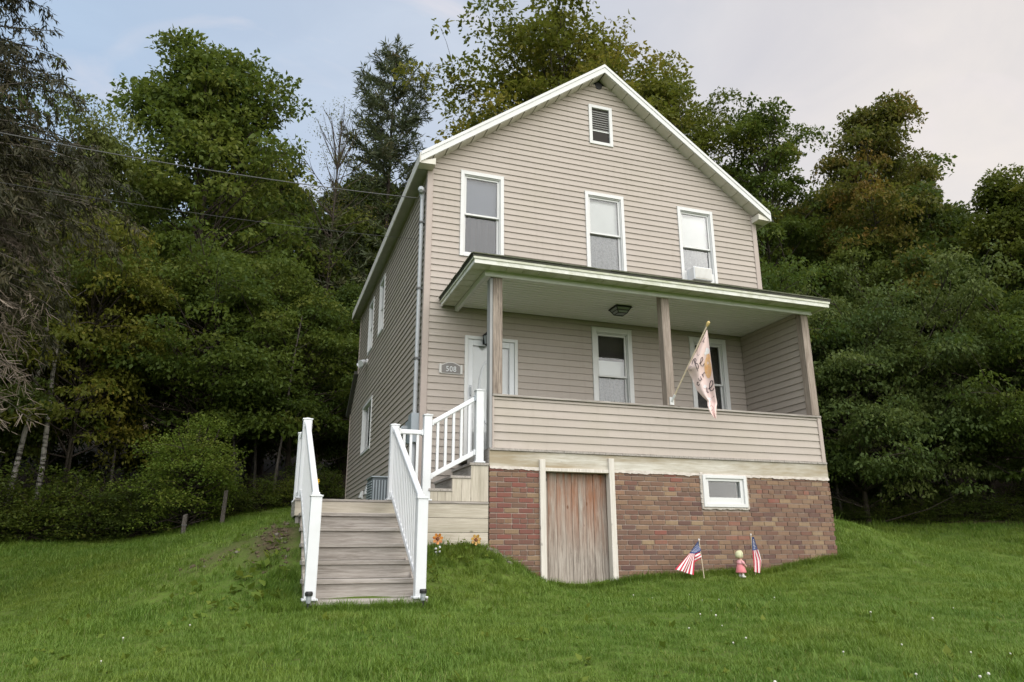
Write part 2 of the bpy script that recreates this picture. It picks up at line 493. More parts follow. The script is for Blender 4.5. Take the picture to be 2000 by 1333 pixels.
def _fit():
    n = len(CP)
    d2 = ((CP[:, None, :2]-CP[None, :, :2])**2).sum(-1)
    K = _phi(d2)+np.eye(n)*0.02
    P_ = np.c_[np.ones(n), CP[:, :2]]
    A = np.block([[K, P_], [P_.T, np.zeros((3, 3))]])
    return np.linalg.solve(A, np.r_[CP[:, 2], 0, 0, 0])
_W = _fit()
def H(x, y):
    x = np.asarray(x, float); y = np.asarray(y, float)
    sh = x.shape
    q = np.c_[x.ravel(), y.ravel()]
    out = np.empty(len(q))
    for s in range(0, len(q), 20000):
        qq = q[s:s+20000]
        d2 = ((qq[:, None, :]-CP[None, :, :2])**2).sum(-1)
        out[s:s+20000] = _phi(d2)@_W[:-3]+_W[-3]+qq@_W[-2:]
    w = 0.02*np.sin(q[:, 0]*2.3+1)*np.sin(q[:, 1]*1.9)+0.012*np.sin(q[:, 0]*5.1+q[:, 1]*3.7)
    return (out+w).reshape(sh)
def h1(x, y):
    return float(H(np.array([x]), np.array([y]))[0])

def axis_coords(lo, hi, step, far):
    a = list(np.arange(lo, hi+1e-6, step))
    s = step; p = hi; right = []
    while p < far:
        s *= 1.25; p += s; right.append(p)
    s = step; p = lo; left = []
    while p > -far:
        s *= 1.25; p -= s; left.append(p)
    return np.array(left[::-1]+a+right)
gx = axis_coords(-12, 20, 0.16, 260)
gy = axis_coords(-12.5, 12, 0.16, 260)
GX, GY = np.meshgrid(gx, gy)
GZ = H(GX, GY)
ny, nx = GX.shape
me = bpy.data.meshes.new('ground')
me.vertices.add(nx*ny)
me.vertices.foreach_set('co', np.stack([GX, GY, GZ], -1).astype(np.float32).ravel())
ii = (np.arange(ny-1)[:, None]*nx+np.arange(nx-1)[None, :]).ravel()
quads = np.stack([ii, ii+1, ii+nx+1, ii+nx], -1).astype(np.int32)
me.loops.add(quads.size)
me.loops.foreach_set('vertex_index', quads.ravel())
me.polygons.add(len(quads))
me.polygons.foreach_set('loop_start', np.arange(0, quads.size, 4, dtype=np.int32))
me.update(calc_edges=True)
me.polygons.foreach_set('use_smooth', [True]*len(quads))
da = me.attributes.new('bare', 'FLOAT', 'POINT')
bare = np.exp(-(((GX+2.05)/0.26)**2+((GY+1.95)/0.38)**2))*1.2+np.exp(-(((GX+2.7)/0.5)**2+((GY+1.55)/0.22)**2))*0.6+np.exp(-(((GX-8.6)/0.9)**2+((GY+0.6)/0.22)**2))*0.6+np.exp(-(((GX-0.66)/0.14)**2+((GY+1.80)/0.10)**2))
da.data.foreach_set('value', np.clip(bare, 0, 1).astype(np.float32).ravel())
la = me.attributes.new('litter', 'FLOAT', 'POINT')
tl = np.interp(GX, [-30, -9.6, -7.8, -5.8, -4.6, -2.5, -1.5, 0.5, 8, 14, 15.3, 16.5, 17.4, 18.6, 19.6, 24, 60], [9.0, 8.9, 9.4, 9.9, 9.8, 9.9, 10.3, 11.5, 11.5, 9.6, 8.2, 7.1, 6.1, 4.6, 3.2, -2, -20])
la.data.foreach_set('value', np.clip((GY-tl)/0.5+0.5, 0, 1).astype(np.float32).ravel())
t = NT('lawn_soil')
wp = t.n('ShaderNodeNewGeometry').outputs['Position']
f = t.noise(wp, 0.9, 6, 0.6)
f2 = t.noise(wp, 14.0, 5, 0.7)
c = t.mix(t.ramp(f, [(0.35, 0.0), (0.65, 1.0)]), (0.062, 0.112, 0.017), (0.100, 0.150, 0.026))
c = t.mix(t.ramp(f2, [(0.45, 0.0), (0.75, 0.7)]), c, (0.075, 0.062, 0.030))
bar = t.n('ShaderNodeAttribute', {'attribute_name': 'bare'}).outputs['Fac']
c = t.mix(bar, c, t.mix(t.ramp(f2, [(0.35, 0.0), (0.65, 1.0)]), (0.050, 0.036, 0.022), (0.105, 0.078, 0.050)))
lit = t.n('ShaderNodeAttribute', {'attribute_name': 'litter'}).outputs['Fac']
c = t.mix(lit, c, t.mix(t.ramp(f2, [(0.35, 0.0), (0.65, 1.0)]), (0.035, 0.026, 0.016), (0.075, 0.055, 0.032)))
t.bump(f2, 0.8, 0.03)
ground = link('ground', me, t.done(c, 0.95, 0.1))
setp(ground, kind='structure', label='grassy yard sloping up to a bank around the house')

# ------------------------------------------------------------------ house
house = thing('house', 'two storey taupe sided house with gable roof, front porch and brick basement', 'house', (0, 0, -0.9))
W = 6.679; RIDGE_X = 3.34; RIDGE_Z = 7.66; SL = 0.732; BACK = 8.48; BACK2 = 9.74
def roof_top(x):
    return RIDGE_Z-SL*abs(x-RIDGE_X)
RT = 0.14                       # vertical thickness of the slab
def wall_top(x):
    return roof_top(x)-RT-0.01
front = lambda u, n, z: (u, -n, z)
left = lambda u, n, z: (-n, u, z)
PITCH = 0.112

def side_fn_const(c):
    return lambda z: c

def siding(parent, mp, fa, fb, z0, z1, openings=(), joint=True, name='siding_board', mat=None, seed=0, n_off=0.0, depth=0.020):
    rr = random.Random(seed)
    z = z0; row = 0
    out = []
    while z < z1-0.004:
        zt = min(z+PITCH, z1)
        cuts = sorted({z, zt} | {c for o in openings for c in (o[2], o[3]) if z+0.002 < c < zt-0.002})
        for a, b in zip(cuts[:-1], cuts[1:]):
            spans = [(None, None)]
            segs = []
            ops = sorted([o for o in openings if o[2] < b-1e-4 and o[3] > a+1e-4])
            cur = 'A'
            for o in ops:
                segs.append((cur, o[0])); cur = o[1]
            segs.append((cur, 'B'))
            full = []
            for s, e_ in segs:
                s0 = fa(a) if s == 'A' else s; s1 = fa(b) if s == 'A' else s
                e0 = fb(a) if e_ == 'B' else e_; e1 = fb(b) if e_ == 'B' else e_
                if e0-s0 < 0.02:
                    continue
                if e1 < s1:
                    e1 = s1 = (e1+s1)/2
                L = e0-s0
                if joint and L > 2.6 and rr.random() < 0.8:
                    j = s0+L*rr.uniform(0.3, 0.7)
                    full.append((s0, s1, j+0.015, j+0.015, 0.0012)); full.append((j, j, e0, e1, 0.0))
                else:
                    full.append((s0, s1, e0, e1, 0.0))
            for s0, s1, e0, e1, ex in full:
                nf = lambda zz: n_off+ex+depth+(0.003-depth)*(zz-z)/PITCH
                na, nb = nf(a), nf(b)
                bk = n_off-0.004
                jz = rr.uniform(-0.0018, 0.0018) if a == z else 0.0; jn = rr.uniform(-0.0012, 0.0012)
                na0, na1 = na+jn, na-jn
                m = MB()
                m.hexa([mp(s0, bk, a), mp(e0, bk, a), mp(e0, na1, a-jz), mp(s0, na0, a+jz), mp(s1, bk, b), mp(e1, bk, b), mp(e1, nb, b), mp(s1, nb, b)])
                out.append(m.build(name, mat or M['siding'], parent))
        z = zt; row += 1
    return out

WIN = {'w1': (0.565, 1.355, 3.39, 5.0), 'w2': (2.94, 3.735, 3.39, 5.0), 'w3': (4.90, 5.69, 3.39, 5.0), 'attic': (3.08, 3.576, 6.04, 6.90),
       'door': (0.685, 1.60, -0.075, 1.99), 'p1': (2.98, 3.757, 0.70, 2.36), 'p2': (4.95, 5.73, 0.70, 2.36)}
SWIN = {'s1': (5.42, 6.93, 0.81, 2.02), 's2': (4.30, 5.00, 3.29, 4.60), 's3': (5.92, 6.68, 3.29, 4.60)}

# walls (sheathing behind the siding; near-black inner sheet puts unlit rooms into colour)
m = MB()
m.pts([(0.12, 0.14, -1.4), (W-0.12, 0.14, -1.4), (W-0.12, 0.14, wall_top(W-0.12)-0.03), (RIDGE_X, 0.14, wall_top(RIDGE_X)-0.02), (0.12, 0.14, wall_top(0.12)-0.03)], [(0, 1, 2, 3, 4)])
m.pts([(0.14, 0.14, -1.4), (0.14, BACK2, -1.4), (0.14, BACK2, 2.3), (0.14, BACK, 3.15), (0.14, BACK, wall_top(0.12)-0.03), (0.14, 0.14, wall_top(0.12)-0.03)], [(0, 1, 2, 3, 4, 5)])
m.build('dark_room_sheet', M['sheath'], house)
fw = MB()
# sheathing strips around openings, 12 cm thick, front plane at y=0.004
def wall_strips(mb, mp, u0, u1, z0, z1, ops):
    zs = sorted({z0, z1} | {o[2] for o in ops} | {o[3] for o in ops})
    for a, b in zip(zs[:-1], zs[1:]):
        cur = u0
        for o in sorted(o for o in ops if o[2] < b-1e-4 and o[3] > a+1e-4):
            mb.mbox(mp, cur, o[0], -0.13, -0.006, a, b); cur = o[1]
        mb.mbox(mp, cur, u1, -0.13, -0.006, a, b)
fops = list(WIN.values())
wall_strips(fw, front, 0.01, W-0.01, -1.4, 5.0, [o for o in fops if o[3] <= 5.0])
fw.pts([(0.01, 0.006, 5.0), (W-0.01, 0.006, 5.0), (RIDGE_X+0.25, 0.006, wall_top(RIDGE_X+0.25)), (RIDGE_X-0.25, 0.006, wall_top(RIDGE_X+0.25))], [(0, 1, 2, 3)])
front_wall = fw.build('front_wall', M['sheath'], house)
sw = MB()
wall_strips(sw, left, 0.14, BACK, -1.4, wall_top(0), list(SWIN.values()))
sw.hexa([left(BACK, -0.13, -1.4), left(BACK2, -0.13, -1.4), left(BACK2, -0.006, -1.4), left(BACK, -0.006, -1.4), left(BACK, -0.13, 3.2), left(BACK2, -0.13, 2.34), left(BACK2, -0.006, 2.34), left(BACK, -0.006, 3.2)])
side_wall = sw.build('side_wall', M['sheath'], house)

za = -0.072-7*PITCH
_nr = int((wall_top(0)-0.02+0.072)/PITCH)
zg = -0.072+_nr*PITCH
siding(front_wall, front, side_fn_const(0.075), side_fn_const(0.685), za, -0.072, [], False, seed=1)
siding(front_wall, front, side_fn_const(0.075), side_fn_const(W-0.075), -0.072, zg, [o for k, o in WIN.items() if k != 'attic'], True, seed=2)
xl = lambda z: RIDGE_X-(wall_top(RIDGE_X)-z)/SL
xr = lambda z: RIDGE_X+(wall_top(RIDGE_X)-z)/SL
siding(front_wall, front, lambda z: max(xl(z), 0.02), lambda z: min(xr(z), W-0.02), zg, wall_top(RIDGE_X)-0.13, [WIN['attic']], True, seed=3)
def zlim(u):
    return wall_top(0)-0.01
siding(side_wall, left, side_fn_const(0.075), side_fn_const(BACK2-0.05), -0.85, 2.30, [SWIN['s1']], True, seed=4)
siding(side_wall, left, side_fn_const(0.075), lambda z: BACK2-(z-2.34)/(3.2-2.34)*(BACK2-BACK) if z > 2.34 else BACK2-0.03, 2.30, 3.2, [], True, seed=5)
siding(side_wall, left, side_fn_const(0.075), side_fn_const(BACK-0.05), 3.2, wall_top(0)-0.06, [SWIN['s2'], SWIN['s3']], True, seed=6)
# right and rear walls, out of the photograph's view: joined courses
rw = MB()
rmap = lambda u, n, z: (W+n, u, z)
z = -1.0
while z < 5.0:
    rw.hexa([rmap(0.075, -0.1, z), rmap(BACK, -0.1, z), rmap(BACK, 0.02, z), rmap(0.075, 0.02, z), rmap(0.075, -0.1, z+PITCH), rmap(BACK, -0.1, z+PITCH), rmap(BACK, 0.003, z+PITCH), rmap(0.075, 0.003, z+PITCH)])
    z += PITCH
rw.pts([(W, BACK, -1.2), (0, BACK, -1.2), (0, BACK, wall_top(0)), (RIDGE_X, BACK, wall_top(RIDGE_X)), (W, BACK, wall_top(W))], [(0, 1, 2, 3, 4)])
rw.box(0.15, W-0.02, BACK+0.02, BACK2-0.02, -1.2, 2.3)
setp(rw.build('right_wall', M['siding'], house), kind='stuff')
# corner trims
m = MB()
m.box(-0.028, 0.075, -0.028, 0.0, -0.95, wall_top(0.05)-0.01); m.box(-0.028, 0.0, 0.0, 0.075, -0.95, wall_top(0)-0.01)
m.build('corner_trim', M['trim'], house, bevel=0.004)
m = MB()
m.box(W-0.075, W+0.028, -0.028, 0.0, 2.6, wall_top(W-0.05)-0.01); m.box(W, W+0.028, 0.0, 0.075, -0.95, wall_top(W)-0.01)
m.build('corner_trim', M['trim'], house, bevel=0.004)
m = MB()
m.box(-0.026, 0.0, BACK2-0.06, BACK2+0.02, -0.95, 2.33); m.box(-0.026, 0.0, BACK-0.06, BACK+0.02, 3.22, wall_top(0)-0.06)
m.build('corner_trim', M['trim'], house)

def window(mp, r, parent, upper=None, lower=None, mid=None, slide=False, matw='white', cas=0.062, curtain_u=None, shade_drop=None):
    u0, u1, z0, z1 = r
    f = MB()
    f.ring(mp, u0, u1, -0.10, 0.034, z0, z1, cas)
    f.ring(mp, u0+cas, u1-cas, -0.10, 0.012, z0+cas, z1-cas, 0.016)
    f.mbox(mp, u0-0.012, u1+0.012, 0.0, 0.03, z1, z1+0.012)
    win = f.build('window', M[matw], parent, bevel=0.003)
    a0, a1, b0, b1 = u0+cas+0.016, u1-cas-0.016, z0+cas+0.016, z1-cas-0.016
    if slide:
        um = (a0+a1)/2
        parts = [(a0, um+0.02, b0, b1, -0.04, -0.012, lower), (um-0.02, a1, b0, b1, -0.075, -0.045, upper)]
    else:
        zm = mid if mid is not None else (b0+b1)/2
        parts = [(a0, a1, zm-0.016, b1, -0.04, -0.012, upper), (a0, a1, b0, zm+0.016, -0.078, -0.048, lower)]
    for p, q, s, tt, n0, n1, back in parts:
        sm = MB(); sm.ring(mp, p, q, n0, n1, s, tt, 0.034)
        sash = sm.build('sash', M[matw], win, bevel=0.002)
        g = MB(); g.mbox(mp, p+0.034, q-0.034, (n0+n1)/2-0.003, (n0+n1)/2+0.003, s+0.034, tt-0.034)
        g.build('pane', M['glass'], win)
        if back:
            c = MB()
            k = 14
            nb = -0.105
            if back in ('lace', 'lace_d'):
                ps = []
                for i in range(k+1):
                    uu = p+0.02+(q-p-0.04)*i/k
                    nn = nb+0.008*math.sin(i*1.9+p*3)
                    ps += [mp(uu, nn, s+0.01), mp(uu, nn, tt-0.01)]
                c.pts(ps, [(2*i, 2*i+2, 2*i+3, 2*i+1) for i in range(k)])
                c.build('curtain', M[back], win)
            else:
                c.mbox(mp, p+0.012, q-0.012, nb-0.004, nb, s+0.012, tt-0.012)
                c.build('shade_or_room_dark', M[back], win)
    return win

w1 = window(front, WIN['w1'], house, 'shade_b', 'lace_d')
w1['label'] = 'left upstairs window with blue grey shade above dark lace'
w2 = window(front, WIN['w2'], house, 'shade_w', 'lace')
w2['label'] = 'middle upstairs window with white shade'
w3 = window(front, WIN['w3'], house, 'shade_w', 'lace')
w3['label'] = 'right upstairs window holding an air conditioner'
p1 = window(front, WIN['p1'], house, None, 'lace', mid=1.50, cas=0.085)
c = MB(); c.mbox(front, 3.09, 3.65, -0.112, -0.106, 1.52, 1.80); c.build('shade_or_room_dark', M['shade_w'], p1)
p1['label'] = 'left porch window with white half shade'
p2 = window(front, WIN['p2'], house, None, None, mid=1.50, cas=0.085)
p2['label'] = 'dark porch window behind the flag'
# attic louvre
u0, u1, z0, z1 = WIN['attic']
f = MB(); f.ring(front, u0, u1, -0.10, 0.034, z0, z1, 0.065); f.mbox(front, u0+0.065, u1-0.065, -0.06, 0.0, z0+0.30, z0+0.325)
att = f.build('attic_window', M['white'], house, bevel=0.003)
zz = z0+0.335
while zz < z1-0.085:
    s = MB()
    s.hexa([front(u0+0.066, -0.005, zz), front(u1-0.066, -0.005, zz), front(u1-0.066, -0.045, zz+0.032), front(u0+0.066, -0.045, zz+0.032),
            front(u0+0.066, -0.002, zz+0.006), front(u1-0.066, -0.002, zz+0.006), front(u1-0.066, -0.042, zz+0.038), front(u0+0.066, -0.042, zz+0.038)])
    s.build('louvre_slat', M['white'], att)
    zz += 0.05
g = MB(); g.mbox(front, u0+0.066, u1-0.066, -0.05, -0.044, z0+0.066, z0+0.30); g.build('pane', M['glass'], att)
g = MB(); g.mbox(front, u0+0.066, u1-0.066, -0.10, -0.094, z0+0.066, z0+0.30); g.build('shade_or_room_dark', M['shade_g'], att)
s1 = window(left, SWIN['s1'], house, 'lace', None, slide=True)
s1['label'] = 'wide lower side window with two sliding sashes'
window(left, SWIN['s2'], house, 'shade_b', None)
window(left, SWIN['s3'], house, 'shade_b', None)

# front door with storm door
u0, u1, z0, z1 = WIN['door']
f = MB(); f.ring(front, u0, u1, -0.12, 0.03, z0, z1, 0.055, 0.055, 0.03)
door = f.build('front_door', M['white'], house, bevel=0.003)
door['label'] = 'white front door behind a full glass storm door'
f = MB(); f.ring(front, u0+0.058, u1-0.058, -0.035, 0.008, z0+0.032, z1-0.058, 0.085, 0.10, 0.16); f.build('storm_frame', M['vinyl'], door, bevel=0.004)
g = MB(); g.mbox(front, u0+0.143, u1-0.143, -0.016, -0.010, z0+0.19, z1-0.158); g.build('pane', M['glass'], door)
pn = MB(); pn.mbox(front, u0+0.06, u1-0.06, -0.115, -0.055, z0+0.032, z1-0.06)
cxo, czo = (u0+u1)/2, 1.08
pn_o = pn.build('door_panel', M['white'], door)
ov = MB()
ov.tube([front(cxo+0.19*math.cos(a), -0.052, czo+0.55*math.sin(a)) for a in np.linspace(0, 2*math.pi, 33)], 0.022, 6, False)
ov.build('oval_moulding', M['vinyl'], door, smooth=True)
ov = MB()
ov.pts([front(cxo, -0.052, czo)]+[front(cxo+0.18*math.cos(a), -0.052, czo+0.54*math.sin(a)) for a in np.linspace(0, 2*math.pi, 33)[:-1]], [(0, 1+i, 1+(i+1) % 32) for i in range(32)])
ov.build('oval_glass', M['shade_w'], door)
hd = MB(); hd.tube([front(u0+0.105, 0.01, 0.98), front(u0+0.105, 0.05, 0.99), front(u0+0.105, 0.055, 1.06), front(u0+0.105, 0.05, 1.11), front(u0+0.105, 0.01, 1.12)], 0.011, 8)
hd.mbox(front, u0+0.085, u0+0.125, 0.008, 0.016, 0.93, 1.16)
hd.build('handle', M['steel'], door, smooth=False)

# --- main roof
Y0, Y1 = -0.25, 8.85
EX0, EX1 = -0.17, W+0.17
m = MB()
for sgn in (-1, 1):
    xe = EX0 if sgn < 0 else EX1
    a = (xe, roof_top(xe)); b = (RIDGE_X, RIDGE_Z)
    m.hexa([(a[0], Y0, a[1]-RT), (b[0], Y0, b[1]-RT), (b[0], Y1, b[1]-RT), (a[0], Y1, a[1]-RT), (a[0], Y0, a[1]), (b[0], Y0, b[1]), (b[0], Y1, b[1]), (a[0], Y1, a[1])])
roof = m.build('roof', M['shingle'], house)
# rear lean-to roof
m = MB(); m.hexa([(-0.12, BACK-0.05, 3.22), (W+0.1, BACK-0.05, 3.22), (W+0.1, BACK2+0.15, 2.28), (-0.12, BACK2+0.15, 2.28), (-0.12, BACK-0.05, 3.30), (W+0.1, BACK-0.05, 3.30), (W+0.1, BACK2+0.15, 2.36), (-0.12, BACK2+0.15, 2.36)])
m.build('roof', M['shingle'], house)
for sgn in (-1, 1):
    xe = (EX0-0.03) if sgn < 0 else (EX1+0.03)
    m = MB()
    a = Vector((xe, Y0-0.013, roof_top(xe)-0.080)); b = Vector((RIDGE_X, Y0-0.013, RIDGE_Z-0.080))
    hh = 0.165
    m.hexa([(a.x, Y0-0.024, a.z-hh/2), (b.x, Y0-0.024, b.z-hh/2), (b.x, Y0-0.001, b.z-hh/2), (a.x, Y0-0.001, a.z-hh/2), (a.x, Y0-0.024, a.z+hh/2), (b.x, Y0-0.024, b.z+hh/2), (b.x, Y0-0.001, b.z+hh/2), (a.x, Y0-0.001, a.z+hh/2)])
    m.hexa([(a.x, Y0-0.036, a.z+hh/2-0.05), (b.x, Y0-0.036, b.z+hh/2-0.05), (b.x, Y0-0.024, b.z+hh/2-0.05), (a.x, Y0-0.024, a.z+hh/2-0.05), (a.x, Y0-0.036, a.z+hh/2+0.012), (b.x, Y0-0.036, b.z+hh/2+0.012), (b.x, Y0-0.024, b.z+hh/2+0.012), (a.x, Y0-0.024, a.z+hh/2+0.012)])
    m.build('rake_board', M['white'], roof)
    L = math.hypot(RIDGE_X-xe, RIDGE_Z-roof_top(xe)); n = 15
    for i in range(n):
        t0, t1 = i/n, (i+1)/n-0.004
        p = MB()
        q = lambda tt, yy, dz: (xe+(RIDGE_X-xe)*tt, yy, roof_top(xe)+(RIDGE_Z-roof_top(xe))*tt-RT-dz)
        tilt = 0.010
        p.hexa([q(t0, Y0+0.001, 0.026+tilt), q(t1, Y0+0.001, 0.026), q(t1, -0.002, 0.026), q(t0, -0.002, 0.026+tilt), q(t0, Y0+0.001, 0.002), q(t1, Y0+0.001, 0.002), q(t1, -0.002, 0.002), q(t0, -0.002, 0.002)])
        p.build('soffit_panel', M['soffit'], roof)
    # eave: fascia, level soffit and boxed return
    x_in = 0.0 if sgn < 0 else W
    ze = roof_top(xe)
    m = MB(); m.box(min(xe, xe+sgn*0.022), max(xe, xe+sgn*0.022), Y0-0.02, Y1, ze-0.185, ze+0.0)
    m.build('eave_fascia', M['white'] if sgn > 0 else M['white_old'], roof)
    m = MB(); m.box(min(xe, x_in), max(xe, x_in), -0.001, Y1, ze-0.175, ze-0.16)
    m.build('eave_soffit', M['soffit_dark'], roof)
    m = MB(); xa, xb = xe, x_in+(-sgn)*0.06
    m.hexa([(xa, Y0+0.002, ze-0.18), (xb, Y0+0.002, ze-0.17), (xb, -0.03, ze-0.17), (xa, -0.03, ze-0.18), (xa, Y0+0.002, ze-0.145), (xb, Y0+0.002, ze-0.05), (xb, -0.03, ze-0.05), (xa, -0.03, ze-0.145)])
    m.build('eave_return', M['soffit'], roof)
# black disc under the peak, the darkness of a hole put into colour
m = MB(); m.tube([(RIDGE_X-0.02, 0.0, 7.36), (RIDGE_X-0.02, -0.024, 7.36)], 0.075, 14); m.build('peak_hole_disc', M['black'], house)

# --- porch
PD = -1.69
porch = MB().box(0.66, 6.18, -1.64, -0.02, -0.30, -0.12)
porch = porch.build('porch', M['sheath'], house)
fl = MB()
x = 0.60
while x < 6.21:
    fl.box(x, min(x+0.088, 6.225), -1.715+random.uniform(-0.004, 0.004), -0.01, -0.112, -0.082+random.uniform(-0.002, 0.001)); x += 0.0905
setp(fl.build('floor_boards', M['wood_y'], porch), kind='stuff')
bm_ = MB().box(0.597, 6.225, -1.693, -1.60, -0.325, -0.114)
bm_.build('porch_beam', M['beam'], porch, bevel=0.004)
# half wall
hw = MB().box(0.66, 6.19, -1.655, -1.555, -0.08, 0.635).build('half_wall', M['sheath'], house)
pf = lambda u, n, z: (u, -1.655-n, z)
siding(hw, pf, side_fn_const(0.655), side_fn_const(6.165), -0.075, 0.632, [], True, seed=9)
m = MB().box(6.155, 6.228, -1.685, -1.55, -0.082, 0.652); m.build('corner_trim', M['trim'], hw, bevel=0.004)
m = MB().box(0.640, 0.664, -1.683, -1.55, -0.082, 0.634); m.build('corner_trim', M['trim'], hw)
m = MB().box(0.600, 0.639, -1.672, -1.53, -0.078, 2.38); m.build('side_trim', M['grey_paint'], hw)
m = MB().box(0.642, 6.225, -1.700, -1.52, 0.637, 0.668); m.build('cap_board', M['wood_x'], hw, bevel=0.004)
# posts
for i, x in enumerate((0.641, 3.393, 6.065)):
    m = MB().box(x, x+0.14, -1.69, -1.55, 0.669, 2.462)
    p = m.build('porch_post', M['post'], house, bevel=0.006)
# right porch side wall
psw = MB().box(6.10, 6.19, -1.549, -0.02, -0.08, 2.46).build('porch_side_wall', M['sheath'], house)
pr = lambda u, n, z: (6.10-n, u, z)
siding(psw, pr, side_fn_const(-1.548), side_fn_const(-0.022), -0.078, 2.455, [], False, seed=11, n_off=0.004)
MB().box(6.192, 6.21, -1.549, -0.02, -0.08, 2.46).build('outer_siding', M['siding'], psw)
# beam trim, ceiling, soffits, fascia, roof
PRZ = 2.455
pr_m = MB()
ev = 2.535
cor = [(0.235, -2.04), (6.395, -2.04), (6.395, -0.03), (0.235, -0.03)]
pr_m.pts([(c_[0], c_[1], ev) for c_ in cor]+[(c_[0], c_[1], ev+0.035) for c_ in cor]+[(1.25, -0.03, 3.26), (5.40, -0.03, 3.26)],
         [(0, 1, 2, 3), (0, 4, 5, 1), (1, 5, 6, 2), (3, 7, 4, 0), (4, 8, 9, 5), (5, 9, 6), (7, 8, 4), (2, 6, 9, 8, 7, 3)])
proof = pr_m.build('porch_roof', M['shingle'], house)
m = MB()
x = 0.235
while x < 6.39:
    w_ = random.uniform(0.24, 0.33)
    m.box(x, min(x+w_-0.004, 6.4), -2.055+random.uniform(-0.006, 0.006), -1.9, 2.566+random.uniform(0, 0.003), 2.582+random.uniform(0, 0.006)); x += w_
y = -2.04
while y < -0.1:
    w_ = random.uniform(0.24, 0.33)
    m.box(0.218+random.uniform(-0.006, 0.006), 0.35, y, min(y+w_-0.004, -0.04), 2.566, 2.584); m.box(6.3, 6.412+random.uniform(-0.006, 0.006), y, min(y+w_-0.004, -0.04), 2.566, 2.584); y += w_
setp(m.build('shingle_edge', M['shingle_edge'], proof), kind='stuff')
fz0, fz1 = 2.437, 2.534
MB().box(0.262, 6.372, -2.02, -1.998, fz0, fz1).build('porch_fascia', M['moss_white'], proof)
MB().box(0.262, 0.284, -1.998, -0.03, fz0, fz1).build('porch_fascia', M['moss_white'], proof)
MB().box(6.350, 6.372, -1.998, -0.03, fz0, fz1).build('porch_fascia', M['moss_white'], proof)
# drip moulding over the fascia
MB().box(0.245, 6.388, -2.034, -2.021, 2.500, 2.534).build('drip_edge', M['moss_soffit'], proof)
MB().box(0.245, 0.261, -2.021, -0.03, 2.500, 2.534).build('drip_edge', M['moss_soffit'], proof)
n = 24
for i in range(n):
    a = 0.285+(6.349-0.285)*i/n; b = 0.285+(6.349-0.285)*(i+1)/n-0.004
    MB().hexa([(a, -1.997, 2.462), (b, -1.997, 2.466), (b, -1.742, 2.466), (a, -1.742, 2.462), (a, -1.997, 2.476), (b, -1.997, 2.476), (b, -1.742, 2.476), (a, -1.742, 2.476)]).build('soffit_panel', M['moss_soffit'], proof)
for x0, x1 in ((0.285, 0.498), (6.252, 6.349)):
    for i in range(7):
        a = -1.741+1.71*i/7; b = -1.741+1.71*(i+1)/7-0.004
        MB().hexa([(x0, a, 2.462), (x1, a, 2.462), (x1, b, 2.466), (x0, b, 2.466), (x0, a, 2.476), (x1, a, 2.476), (x1, b, 2.476), (x0, b, 2.476)]).build('soffit_panel', M['moss_soffit'], proof)
MB().box(0.50, 6.25, -1.74, -1.70, 2.380, 2.465).build('beam_trim', M['white'], proof, bevel=0.003)
MB().box(0.50, 0.56, -1.699, -0.03, 2.380, 2.465).build('beam_trim', M['white'], proof, bevel=0.003)
MB().box(6.20, 6.25, -1.699, -0.03, 2.380, 2.465).build('beam_trim', M['white'], proof, bevel=0.003)
n = 17
for i in range(n):
    a = -1.698+1.668*i/n; b = -1.698+1.668*(i+1)/n-0.005
    MB().hexa([(0.561, a, 2.463), (6.199, a, 2.463), (6.199, b, 2.468), (0.561, b, 2.468), (0.561, a, 2.476), (6.199, a, 2.476), (6.199, b, 2.476), (0.561, b, 2.476)]).build('ceiling_board', M['ceiling'], proof)
MB().box(0.3, 6.34, -1.99, -0.02, 2.478, 2.49).build('ceiling_backing', M['sheath'], proof)

# --- brick basement
FY = -1.685
m = MB()
XD0, XD1 = 1.36, 2.385
BW = (3.878, 4.649, -0.816, -0.336)
m.box(0.612, XD0, FY, -0.3, -2.4, -0.33)
m.box(XD1, BW[0], FY, -0.3, -2.4, -0.33); m.box(BW[1], 6.205, FY, -0.3, -2.4, -0.33)
m.box(BW[0], BW[1], FY, -0.3, -2.4, BW[2]); m.box(BW[0], BW[1], FY+0.10, -0.3, BW[2], -0.33)
m.box(XD0, XD1, -1.50, -0.3, -2.4, -0.33)
found = m.build('foundation_wall', M['mortar'], house)
CO = 0.0677
bricks = []
rr = random.Random(5)
for (xa, xb, sec) in ((0.597, XD0-0.052, 'l'), (XD1+0.055, 6.222, 'r')):
    row = 0
    z = -0.392
    while z > -2.05:
        header = row % 6 == (4 if sec == 'l' else 3)
        bl = 0.098 if header else 0.2
        x = xa-(0 if row % 2 == 0 else bl*0.5)-(0 if sec == 'l' else rr.uniform(0, 0.05))
        while x < xb-0.01:
            a, b = max(x, xa), min(x+bl, xb)
            x += bl+0.0105
            if b-a < 0.025:
                continue
            g_ = h1((a+b)/2, -1.72)
            if z+0.057 < g_-0.02:
                continue
            if a < BW[1]+0.03 and b > BW[0]-0.03 and z < BW[3]+0.05 and z+0.057 > BW[2]-0.03:
                if a < BW[0]-0.05:
                    b = BW[0]-0.03
                elif b > BW[1]+0.05:
                    a = BW[1]+0.03
                else:
                    continue
            bricks.append((a, b, z, sec))
        z -= CO; row += 1
bricks.sort(key=lambda q: (q[0]+2.3)**2+9.3**2+(q[2]+1.43)**2-3*(q[1]-q[0]))
far = MB(); rnd = []
brick_mesh_cache = {}
def brick_box(m, a, b, z, pr_):
    d = 0.0025
    m.hexa([(a, FY-0.022-pr_+d, z), (b, FY-0.022-pr_+d, z), (b, FY+0.02, z), (a, FY+0.02, z), (a, FY-0.022-pr_, z+0.0565), (b, FY-0.022-pr_, z+0.0565), (b, FY+0.02, z+0.0565), (a, FY+0.02, z+0.0565)])
